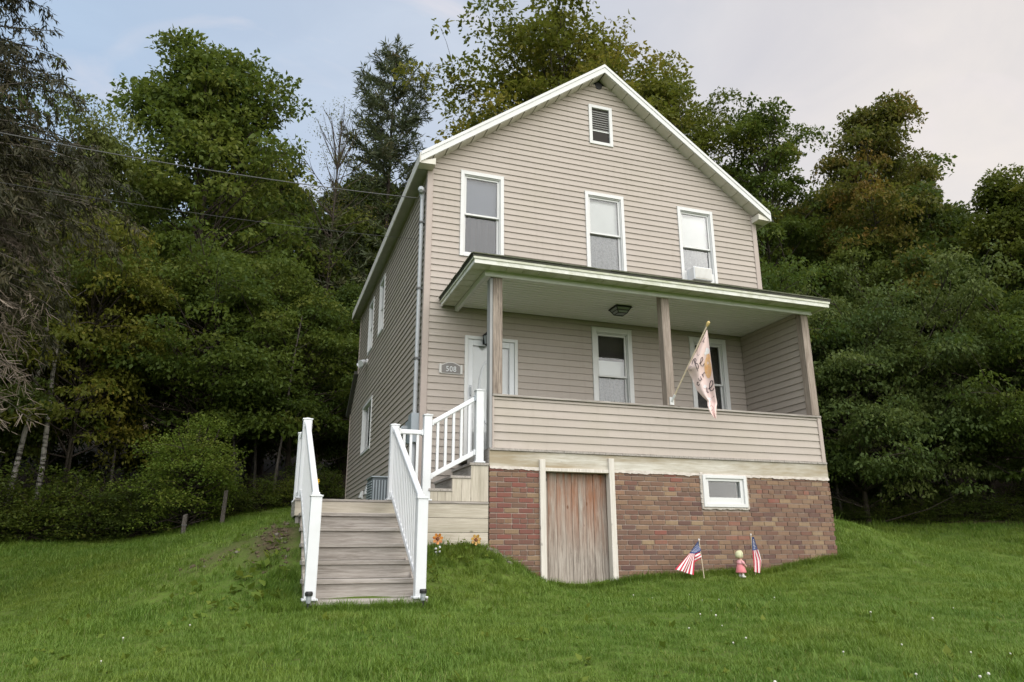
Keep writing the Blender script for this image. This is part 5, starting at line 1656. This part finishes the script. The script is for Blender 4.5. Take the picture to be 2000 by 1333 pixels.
spr = plant_tree('spruce', T_SPRUCE, 'spruce_tree', 'tall dark spruce with bare brown lower branches at the left edge', -7.95, 1.25, leafm='needle_dark', barkm='bark_grey')
link('dead_branch', sk.mesh('dead_branch'), M['bark_grey'], None)
o = bpy.data.objects['dead_branch']; o.parent = spr; o.location = (0, 0, 0)
o = link('dead_twigs', quad_mesh('dead_twigs', Vd, rg.random(len(Vd))), M['dead'], None); o.parent = spr; o.location = (0, 0, 0)
o['kind'] = 'stuff'

plant_tree('b', T_BIRCH, 'birch_tree', 'pale green birch with rounded top between the spruce and the two tipped tree', -8.2, 13.3, 1.0, 0.4, leafm='leaf_grey', barkm='bark_grey')
plant_tree('b', T_BIG, 'broadleaf_tree', 'tallest leafy tree left of the house, its top split in two dark tips', -5.1, 15.84, 1.0, 0.33, sz=1.06)
plant_tree('b', T_BARE, 'bare_tree', 'thin nearly leafless tree against the sky left of the roof', -0.44, 16.91, 1.0, 1.0, leafm='leaf_olive', barkm='bark')
plant_tree('b', T_PINE, 'pine_tree', 'tall grey green pine with a rusty brown tip behind the left roof slope', 2.1, 19.4, 1.0, 0.0, leafm='needle_blue')
plant_tree('b', T_MAPLE, 'maple_tree', 'huge olive green maple rising above the ridge of the house', 10.7, 17.4, 1.0, 0.0, leafm='leaf_olive', sz=1.0)
plant_tree('b', T_MAPLE, 'maple_tree', 'lower yellow green maple showing above the right roof slope', 13.7, 15.0, 0.66, 2.0, leafm='leaf_olive', sz=0.82)
plant_tree('b', T_MID2, 'broadleaf_tree', 'olive tree between the pine and the huge maple', 7.0, 21.5, 1.22, 1.0, leafm='leaf_olive', sz=1.36)
plant_tree('b', T_OPEN, 'open_tree', 'slender tree with open airy crown right of the gable', 17.0, 11.9, 1.0, 0.0)
plant_tree('b', T_RUST, 'leaning_tree', 'tree with orange tinged top leaning right against the sky', 20.3, 10.1, 1.0, 0.0, leafm='leaf_rust', sz=0.97)
plant_tree('b', T_OPEN, 'open_tree', 'thin twiggy tree on the slope of the skyline right of the leaning tree', 22.3, 9.9, 0.86, 2.2, leafm='leaf_rust')
plant_tree('b', T_MID, 'broadleaf_tree', 'dark tree where the skyline drops towards the right', 23.6, 9.4, 1.02, 2.4, leafm='leaf_dark')
plant_tree('b', T_MID2, 'broadleaf_tree', 'dark olive tree at the right edge of the picture rising above its neighbours', 23.7, 6.3, 0.88, 0.5, leafm='leaf_olive')
plant_tree('b', T_WEEP, 'drooping_tree', 'grey green drooping tree next to the porch roof, in front of the dark woods', 16.2, 7.7, 1.08, 0.0, leafm='leaf_grey', barkm='bark', sz=1.22, sink=1.7)
plant_tree('b', T_WEEP2, 'drooping_tree', 'tall grey green tree with hanging branches in the middle of the right woods', 17.6, 6.9, 1.1, 1.2, leafm='leaf_grey', sz=1.25, sink=1.9)
plant_tree('b', T_WEEP2, 'drooping_tree', 'bushy green tree just behind the right roof end', 14.3, 9.4, 1.2, 2.6, leafm='leaf_mid', sz=1.35, sink=1.4)
plant_tree('b', T_WEEP, 'drooping_tree', 'drooping dark green tree at the right edge of the lawn', 19.9, 4.0, 0.95, 3.6, leafm='leaf_mid', sz=1.12, sink=1.4)
plant_tree('b', T_WEEP, 'drooping_tree', 'spreading light green tree above the round bush', -4.0, 12.4, 1.14, 5.0, leafm='leaf_mid', barkm='bark')
plant_tree('b', T_WEEP2, 'drooping_tree', 'yellowish green tree with white trunk left of the round bush', -7.1, 10.9, 1.12, 0.3, leafm='leaf_olive')
plant_tree('b', T_WEEP, 'drooping_tree', 'green tree with long hanging limb beside the rear of the house', -1.5, 12.6, 0.98, 1.9, leafm='leaf_mid')
plant_tree('b', T_WEEP2, 'drooping_tree', 'shaded tree standing behind the spruce branches', -9.6, 10.6, 1.0, 4.0, leafm='leaf_dark')
GW = 'dark trees deep in the woods'
fills = [(-11.65, 20.6, 1.05), (-8.0, 22.5, 1.02), (-2.4, 23.0, 1.24), (2.1, 23.7, 1.16), (-0.3, 19.4, 1.0), (20.2, 18.3, 1.22), (23.6, 16.7, 1.18), (26.2, 14.1, 0.98), (28.5, 11.3, 0.95), (26.9, 6.4, 0.85),
         (-12.9, 12.7, 1.05), (-15.3, 20.4, 1.1), (26.2, 3.0, 1.0), (-2.7, 17.0, 0.72), (-6.7, 17.6, 0.70), (-9.8, 15.5, 0.8), (21.4, 7.4, 0.78), (19.0, 9.2, 0.80), (16.6, 12.6, 0.85), (-4.6, 20.5, 1.0), (-12.0, 9.5, 0.8), (24.6, 1.2, 0.8),
         (12.0, 22.0, 1.5), (0.5, 15.4, 0.6), (30.0, 17.0, 1.3), (-16.0, 14.0, 1.1), (22.3, 14.6, 1.18), (0.9, 20.6, 1.05)]
NUM = ['first', 'second', 'third', 'fourth', 'fifth', 'sixth', 'seventh', 'eighth', 'ninth', 'tenth', 'eleventh', 'twelfth', 'thirteenth', 'fourteenth', 'fifteenth', 'sixteenth', 'seventeenth', 'eighteenth', 'nineteenth', 'twentieth']
def bearing(x, y):
    return math.atan2(x-CAM[0], y-CAM[1])
def place_labels(items, left_txt, right_txt, split=0.30):
    out = [None]*len(items)
    for txt, sel in ((left_txt, lambda b: b < split), (right_txt, lambda b: b >= split)):
        ids = sorted((i for i in range(len(items)) if sel(bearing(items[i][0], items[i][1]))), key=lambda i: bearing(items[i][0], items[i][1]))
        for k, i in enumerate(ids):
            out[i] = txt % NUM[k]
    return out
wl = place_labels(fills, 'dark tree deep in the woods left of the roof ridge, %s from the left', 'dark tree deep in the woods right of the roof ridge, %s from the left')
for i, (x, y, s_) in enumerate(fills):
    plant_tree('f', T_MID if i % 2 == 0 else T_MID2, 'woods_tree', wl[i], x, y, s_, i*1.7, GW, leafm='leaf_dark' if i % 3 else 'leaf_mid')
GS = 'thin saplings in the shade'
saps = ((-2.9, 11.4, 5.0), (-1.9, 11.3, 6.0), (-2.4, 13.0, 7.0), (-0.9, 14.0, 7.5), (-3.6, 14.5, 7.5), (-6.2, 12.0, 6.0), (17.0, 7.9, 5.0), (18.2, 6.2, 4.5), (16.0, 8.6, 5.5), (19.3, 6.6, 5.5), (-5.4, 13.6, 7.5), (-8.3, 11.6, 6.5))
slb = place_labels(saps, 'thin bare sapling in the shade left of the house, %s from the left', 'thin bare sapling in the shade right of the house, %s from the left')
for i, (x, y, hh_) in enumerate(saps):
    z = h1(x, y)
    sap = thing('sapling', slb[i], 'sapling', (x, y, z-0.1), GS)
    sk = Skel(); p_, _ = curve_pts(np.zeros(3), np.array([rg.normal()*0.05, rg.normal()*0.05, 1]), hh_, 10, rg, 0.25); sk.tube(p_, 0.055, 0.02, 6)
    for k in range(5):
        a = rg.uniform(0, 6.28); j = rg.integers(3, 10)
        b_, _ = curve_pts(p_[j], np.array([math.cos(a), math.sin(a), 0.4]), rg.uniform(0.4, 1.1), 4, rg, 0.4); sk.tube(b_, 0.012, 0.004, 4)
    o = link('trunk', sk.mesh('trunk'), M['bark_grey'], None); o.parent = sap; o.location = (0, 0, 0)

for i, (x, y, hh_) in enumerate(((-8.15, 10.2, 6.5), (-7.55, 10.25, 7.0), (-9.35, 9.9, 6.0))):
    z = h1(x, y)
    lab = ('white barked birch trunk left of a second one under the yellowish tree', 'white barked birch trunk standing closest to the round bush', 'pale trunk half hidden by the dead spruce branches')[i]
    b_t = thing('birch_tree', lab, 'tree', (x, y, z-0.1), 'pale trunks at the left lawn edge')
    sk = Skel(); p_, _ = curve_pts(np.zeros(3), np.array([rg.normal()*0.06, rg.normal()*0.05, 1]), hh_, 12, rg, 0.3); sk.tube(p_, 0.075, 0.04, 8)
    for k in range(6):
        a = rg.uniform(0, 6.28); j = rg.integers(6, 12)
        br_, _ = curve_pts(p_[j], np.array([math.cos(a), math.sin(a), 0.5]), rg.uniform(0.8, 1.6), 5, rg, 0.5); sk.tube(br_, 0.025, 0.006, 5)
    o = link('trunk', sk.mesh('trunk'), M['bark_birch'], None); o.parent = b_t; o.location = (0, 0, 0)

plant_tree('k', T_BUSH, 'round_bush', 'round light green bush on dark stems at the lawn edge left of the stairs', -3.9, 9.0, 1.12, 0.0, None, 'bush', 'leaf_bush', sz=1.2)
GU = 'undergrowth shrubs along the edge of the woods'
shr = [(-9.9, 8.9, 1.1), (-9.0, 9.3, 1.0), (-8.2, 9.5, 1.15), (-7.4, 9.6, 0.95), (-6.6, 9.8, 1.1), (-5.9, 9.9, 0.9), (-5.2, 9.9, 0.9), (-8.8, 10.4, 1.4), (-7.0, 10.8, 1.3), (-5.6, 11.0, 1.25), (-3.0, 10.3, 0.7), (-2.2, 10.3, 0.65), (-1.5, 10.6, 0.75), (-0.9, 11.4, 0.9), (-0.4, 11.0, 0.7), (-11.0, 8.6, 1.2),
       (14.6, 9.4, 0.8), (15.3, 8.6, 0.62), (16.0, 8.0, 0.58), (16.6, 7.4, 0.6), (17.2, 6.8, 0.55), (17.7, 6.3, 0.65), (18.4, 5.7, 0.8), (18.9, 5.0, 0.5), (19.3, 4.3, 0.45), (19.9, 3.4, 0.55), (16.9, 8.6, 0.9), (18.3, 7.1, 0.9), (20.2, 5.2, 0.9), (13.6, 9.9, 0.9), (21.0, 3.0, 0.9), (-6.2, 10.4, 1.1), (-3.9, 10.8, 0.9)]
shl = place_labels(shr, 'low leafy shrub in the undergrowth left of the house, %s from the left', 'low leafy shrub in the undergrowth right of the house, %s from the left')
for i, (x, y, s_) in enumerate(shr):
    plant_tree('s', T_SHRUB, 'shrub', shl[i], x, y, s_, i*2.1, GU, 'shrub', ('leaf_mid', 'leaf_dark', 'leaf_dark', 'leaf_mid')[i % 4], sink=0.05)

# yellow coneflower behind the deck
yx, yy = -1.38, 1.94
yz = h1(yx, yy)
yf = thing('yellow_flower', 'yellow wildflower peeping up behind the left stair railing', 'flower', (yx, yy, yz))
m = MB(); m.tube([(yx, yy, yz), (yx+0.02, yy, yz+0.35), (yx, yy, -0.27)], 0.006, 5); m.build('stem', M['stem'], yf)
M['yellow'] = paint('petal_yellow', (0.80, 0.50, 0.02), 0.6, 0.1)
m = MB()
for j in range(10):
    a = 2*math.pi*j/10
    c_, s_ = math.cos(a), math.sin(a)
    m.pts([(yx+0.01*c_, yy-0.01, -0.26+0.01*s_), (yx+0.04*c_-0.012*s_, yy-0.02, -0.26+0.04*s_+0.012*c_), (yx+0.065*c_, yy-0.015, -0.26+0.065*s_), (yx+0.04*c_+0.012*s_, yy-0.02, -0.26+0.04*s_-0.012*c_)], [(0, 1, 2, 3)])
m.build('petals', M['yellow'], yf)
m = MB(); m.tube([(yx, yy, -0.26), (yx, yy-0.04, -0.26)], [0.02, 0.012], 8); m.build('flower_centre', M['petal2'], yf)

# fence posts on the far lawn edge
for i, (x, y, z1_, lab) in enumerate(((-3.81, 7.21, -0.60, 'short weathered post in front of the round bush'), (-3.08, 8.46, 0.05, 'taller leaning weathered post right of the round bush'))):
    g_ = h1(x, y)
    p = thing('wooden_post', lab, 'post', (x, y, g_), 'old posts on the lawn edge')
    m = MB(); dx = 0.03 if i else 0.0
    m.hexa([(x-0.05, y-0.05, g_-0.2), (x+0.05, y-0.05, g_-0.2), (x+0.05, y+0.05, g_-0.2), (x-0.05, y+0.05, g_-0.2), (x-0.045+dx, y-0.045, z1_-0.02), (x+0.045+dx, y-0.045, z1_), (x+0.045+dx, y+0.045, z1_+0.015), (x-0.045+dx, y+0.045, z1_-0.01)])
    m.build('shaft', M['bark_grey'], p, bevel=0.006)
    MB().box(x-0.055+dx*0.5, x+0.055+dx*0.5, y-0.056, y+0.056, (g_+z1_)/2, (g_+z1_)/2+0.012).build('wire_wrap', M['cable'], p)

# ------------------------------------------------------------------ rubble and bare earth beside the stairs
M['earth'] = paint('bare_earth', (0.095, 0.070, 0.042), 0.95, 0.5, (0.050, 0.036, 0.022), 9)
M['stone'] = paint('stone_grey', (0.165, 0.15, 0.115), 0.95, 0.4, (0.10, 0.09, 0.08), 9)
def rock(m, c, r_, rg):
    V = []
    bm = bmesh.new(); bmesh.ops.create_icosphere(bm, subdivisions=1, radius=1)
    b = len(m.v)
    sx = r_*np.array([rg.uniform(0.7, 1.4), rg.uniform(0.7, 1.2), rg.uniform(0.4, 0.8)])
    for v in bm.verts:
        k = 1+rg.normal()*0.14
        m.v.append((c[0]+v.co.x*sx[0]*k, c[1]+v.co.y*sx[1]*k, c[2]+v.co.z*sx[2]*k))
    for f_ in bm.faces:
        m.f.append([b+v.index for v in f_.verts]); m.mi.append(m.cur)
    bm.free()
m = MB()
for i in range(110):
    x = -1.93-abs(rg.normal())*0.16; y = -1.95+rg.normal()*0.36
    if x > -1.90: continue
    m.cur = 1 if rg.random() < 0.12 else 0
    rock(m, (x, y, h1(x, y)-0.004), rg.uniform(0.010, 0.036), rg)
for i in range(22):
    x = -2.65+rg.normal()*0.36; y = -1.55+rg.normal()*0.2
    m.cur = 1 if rg.random() < 0.2 else 0
    rock(m, (x, y, h1(x, y)), rg.uniform(0.01, 0.04), rg)
for i in range(60):
    x = 0.62+rg.normal()*0.10; y = -1.80+rg.normal()*0.05
    m.cur = 1
    rock(m, (x, y, h1(x, y)+0.01), rg.uniform(0.015, 0.05), rg)
setp(m.build('earth_rubble', [M['earth'], M['stone']]), kind='stuff', label='loose earth and stones on the bank beside the stairs')

# ------------------------------------------------------------------ grass
def grass_mat():
    t = NT('grass_blade')
    a = t.n('ShaderNodeAttribute', {'attribute_name': 'tint'}).outputs['Fac']
    p_ = t.n('ShaderNodeNewGeometry').outputs['Position']
    f = t.noise(p_, 0.55, 5, 0.6)
    f2 = t.noise(p_, 3.2, 4, 0.6)
    c = t.ramp(a, [(0.0, (0.070, 0.138, 0.016)), (0.5, (0.118, 0.210, 0.026)), (0.85, (0.175, 0.255, 0.040)), (1.0, (0.26, 0.250, 0.09))])
    c = t.mix(t.ramp(f, [(0.36, 0.0), (0.64, 0.75)]), c, (0.172, 0.240, 0.032), 'MIX')
    f3 = t.noise(p_, 1.1, 6, 0.65)
    c = t.mix(t.ramp(f3, [(0.60, 0.0), (0.78, 0.5)]), c, (0.220, 0.215, 0.055), 'MIX')
    f4 = t.noise(p_, 0.23, 3, 0.5)
    c = t.mix(t.ramp(f4, [(0.45, 0.0), (0.65, 0.35)]), c, (0.185, 0.215, 0.030), 'MIX')
    c = t.mix(t.ramp(f2, [(0.40, 0.40), (0.62, 0.0)]), c, (0.072, 0.148, 0.018), 'MIX')
    t.done(c, 0.5, 0.3)
    tr = t.n('ShaderNodeBsdfTranslucent', Color=c)
    mx = t.n('ShaderNodeMixShader', Fac=0.35)
    t.link(t.b.outputs[0], mx.inputs[1]); t.link(tr.outputs[0], mx.inputs[2])
    t.link(mx.outputs[0], t.out.inputs['Surface'])
    return t.m
M['grass'] = grass_mat()
def tuft_mesh(seed, n, rad, hmin, hmax, w):
    rg = np.random.default_rng(seed)
    a = rg.uniform(0, 2*np.pi, n); r_ = rad*np.sqrt(rg.random(n))
    b = np.stack([r_*np.cos(a), r_*np.sin(a), np.full(n, -0.01)], -1)
    h_ = rg.uniform(hmin, hmax, n)
    az = rg.uniform(0, 2*np.pi, n); le = rg.uniform(0.15, 0.9, n)
    d = np.stack([np.cos(az)*le, np.sin(az)*le, np.ones(n)], -1); d = nrm(d)
    s_ = np.stack([-np.sin(az), np.cos(az), np.zeros(n)], -1)*(w*rg.uniform(0.7, 1.3, n))[:, None]
    mid = b+d*(h_*0.55)[:, None]
    d2 = nrm(d+np.stack([np.cos(az), np.sin(az), np.zeros(n)], -1)*rg.uniform(0.1, 0.9, n)[:, None])
    top = mid+d2*(h_*0.5)[:, None]
    q1 = np.stack([b-s_, b+s_, mid+s_*0.8, mid-s_*0.8], 1)
    q2 = np.stack([mid-s_*0.8, mid+s_*0.8, top+s_*0.12, top-s_*0.12], 1)
    tn = rg.beta(2.2, 2.2, n)*0.9; tn[rg.random(n) < 0.05] = 1.0
    me = quad_mesh('grass_tuft', np.concatenate([q1, q2]), np.concatenate([tn, tn]))
    me.materials.append(M['grass'])
    return me
tufts = [tuft_mesh(100+i, 46, 0.085, 0.022, 0.058, 0.0021) for i in range(5)]+[tuft_mesh(120+i, 40, 0.08, 0.04, 0.12, 0.0024) for i in range(2)]
M['clover'] = paint('clover_white', (0.62, 0.60, 0.54), 0.8, 0.3, (0.40, 0.36, 0.26), 60)
clover = MB()
clover.lathe([(0.0008, 0.0), (0.0008, 0.035)], (0, 0, 0), 5)
clover.lathe([(0.003, 0.032), (0.009, 0.037), (0.010, 0.044), (0.005, 0.050)], (0, 0, 0), 8)
clover_me = clover.mesh('clover_head'); clover_me.materials.append(M['clover'])
rg = np.random.default_rng(3)
def polar(n, r0, r1, az0=-62, az1=66):
    r_ = np.sqrt(rg.uniform(r0*r0, r1*r1, n)); a = np.radians(rg.uniform(az0, az1, n))+yaw
    return np.stack([CAM[0]+r_*np.sin(a), CAM[1]+r_*np.cos(a)], -1)
P_ = np.concatenate([polar(9500, 2.0, 7.5), polar(17000, 7.5, 13.5), polar(15000, 13.5, 21, -40, 45), polar(11000, 21, 31, -40, 45)])
S_ = np.concatenate([np.full(9500, 1.0), np.full(17000, 1.15), np.full(15000, 1.6), np.full(11000, 2.2)])
x, y = P_[:, 0], P_[:, 1]
keep = ~((x > 0.56) & (x < 6.26) & (y > -1.72) & (y < 0.2))
keep &= ~((x > -0.02) & (x < 6.8) & (y > -0.1) & (y < 9.9))
keep &= ~((x > -1.84) & (x < -0.60) & (y > -3.64) & (y < -0.7))
keep &= ~((x > -1.9) & (x < 0.62) & (y > -1.72) & (y < -0.6))
keep &= ~((x > 0.5) & (x < 0.78) & (y > -1.9) & (y < -1.6) & (rg.random(len(x)) < 0.7))
dirt = np.exp(-(((x+2.10)/0.30)**2+((y+1.95)/0.40)**2))*0.9+np.exp(-(((x+2.75)/0.55)**2+((y+1.55)/0.28)**2))*0.5+np.exp(-(((x-8.6)/0.9)**2+((y+0.6)/0.25)**2))*0.6
keep &= rg.random(len(x)) > dirt
keep &= (y < 11.0+0*x) | (x > 7)
keep &= ~((x > 13.0) & ((x-15.35)*0.56+(y-8.06)*0.78 > 0.6))
nse = np.sin(x*1.7+np.sin(y*1.3)*2)*np.sin(y*1.9+1)
kind = rg.integers(0, 5, len(x))
edge = ((np.abs(y+1.80) < 0.10) & (x > 0.8) & (x < 6.4)) | ((x > -2.2) & (x < -1.84) & (y < -2.4) & (y > -3.7)) | ((x > -0.60) & (x < 0.6) & (y > -2.5) & (y < -1.72))
kind = np.where((rg.random(len(x)) < 0.04+0.08*(nse > 0.6)) | (edge & (rg.random(len(x)) < 0.5)), rg.integers(5, 7, len(x)), kind)
S_ = S_*rg.uniform(0.75, 1.25, len(x))*(1+0.22*nse)
P_, S_, kind = P_[keep], S_[keep], kind[keep]
Z_ = H(P_[:, 0], P_[:, 1])
# extra dense fringe along walls
def scatter(name, label, pts, scl, knd, sources):
    me = bpy.data.meshes.new(name)
    n = len(pts)
    me.vertices.add(n); me.vertices.foreach_set('co', pts.astype(np.float32).ravel())
    for nm, ty, v in (('scl', 'FLOAT', scl.astype(np.float32)), ('kid', 'INT', knd.astype(np.int32)), ('rot', 'FLOAT', rg.uniform(0, 6.283, n).astype(np.float32))):
        a = me.attributes.new(nm, ty, 'POINT'); a.data.foreach_set('value', v)
    ob = bpy.data.objects.new(name, me); COL.objects.link(ob)
    col = bpy.data.collections.new(name+'_sources')
    for i, s_ in enumerate(sources):
        so = bpy.data.objects.new('%s_source_%02d' % (name, i), s_); col.objects.link(so)
    ng = bpy.data.node_groups.new(name+'_scatter', 'GeometryNodeTree')
    ng.interface.new_socket('Geometry', in_out='INPUT', socket_type='NodeSocketGeometry')
    ng.interface.new_socket('Geometry', in_out='OUTPUT', socket_type='NodeSocketGeometry')
    N = ng.nodes; L = ng.links
    gi, go = N.new('NodeGroupInput'), N.new('NodeGroupOutput')
    ci = N.new('GeometryNodeCollectionInfo'); ci.inputs['Collection'].default_value = col
    ci.inputs['Separate Children'].default_value = True; ci.inputs['Reset Children'].default_value = True
    ip = N.new('GeometryNodeInstanceOnPoints'); ip.inputs['Pick Instance'].default_value = True
    def attr(nm, ty):
        q = N.new('GeometryNodeInputNamedAttribute'); q.data_type = ty; q.inputs['Name'].default_value = nm
        return q.outputs['Attribute']
    cx_ = N.new('ShaderNodeCombineXYZ'); L.new(attr('rot', 'FLOAT'), cx_.inputs['Z'])
    er = N.new('FunctionNodeEulerToRotation'); L.new(cx_.outputs[0], er.inputs[0])
    L.new(gi.outputs[0], ip.inputs['Points']); L.new(ci.outputs[0], ip.inputs['Instance'])
    L.new(attr('kid', 'INT'), ip.inputs['Instance Index']); L.new(er.outputs[0], ip.inputs['Rotation'])
    L.new(attr('scl', 'FLOAT'), ip.inputs['Scale']); L.new(ip.outputs[0], go.inputs[0])
    md = ob.modifiers.new('scatter', 'NODES'); md.node_group = ng
    setp(ob, label, kind='stuff')
    return ob
scatter('grass', 'mown lawn grass with longer tufts', np.c_[P_, Z_], S_, kind, tufts)
fx = np.concatenate([rg.uniform(0.8, 6.4, 420), rg.uniform(-0.60, 0.62, 160), rg.uniform(-1.95, -0.55, 110), rg.uniform(-2.15, -1.85, 160)])
fyy = np.concatenate([-1.745-np.abs(rg.normal(size=420))*0.03, -1.76-np.abs(rg.normal(size=160))*0.25, -3.66-np.abs(rg.normal(size=110))*0.03, rg.uniform(-3.6, -2.6, 160)])
scatter('long_grass', 'uncut grass fringe along the wall and stairs', np.c_[fx, fyy, H(fx, fyy)], rg.uniform(0.6, 1.25, len(fx)), rg.integers(0, 2, len(fx)), tufts[5:])
cpt = np.concatenate([polar(40, 3.6, 9.5, 8, 50), polar(5, 3.6, 9.0, -40, 0)])
scatter('clover_flowers', 'white clover heads dotted over the lawn', np.c_[cpt, H(cpt[:, 0], cpt[:, 1])], rg.uniform(0.55, 0.95, len(cpt)), np.zeros(len(cpt)), [clover_me])
# broad-leaved weeds on the bank left of the stairs
wq = []
for i in range(22):
    x = -1.93-abs(rg.normal())*0.30; y = rg.uniform(-3.55, -2.2)
    z = h1(x, y); nl = 7
    a = rg.uniform(0, 6.28, nl)
    base = np.tile([x, y, z+0.02], (nl, 1))+rg.normal(size=(nl, 3))*np.array([0.04, 0.04, 0.03])
    wq.append(leaf_quads(base, 0.09, rg, 1.2, 0.6, -0.3))
for i in range(60):
    x = rg.uniform(-0.55, 0.5); y = -1.80-abs(rg.normal())*0.35
    base = np.tile([x, y, h1(x, y)+0.02], (6, 1))+rg.normal(size=(6, 3))*0.03
    wq.append(leaf_quads(base, 0.06, rg, 1.2, 0.6, -0.3))
for px_, py_ in polar(520, 3.4, 10.5):
    if (-1.95 < px_ < 6.4 and py_ > -3.7) or py_ > -0.5:
        continue
    nl = 6
    base = np.tile([px_, py_, h1(px_, py_)+0.006], (nl, 1))+rg.normal(size=(nl, 3))*np.array([0.025, 0.025, 0.006])
    wq.append(leaf_quads(base, 0.055, rg, 2.0, 0.6, -0.15))
V = np.concatenate(wq)
o = link('weeds', quad_mesh('weeds', V, rg.beta(2, 2, len(V))), M['leaf_bush'], None)
setp(o, 'broad leaved weeds in the lawn and on the bank by the stairs', kind='stuff')
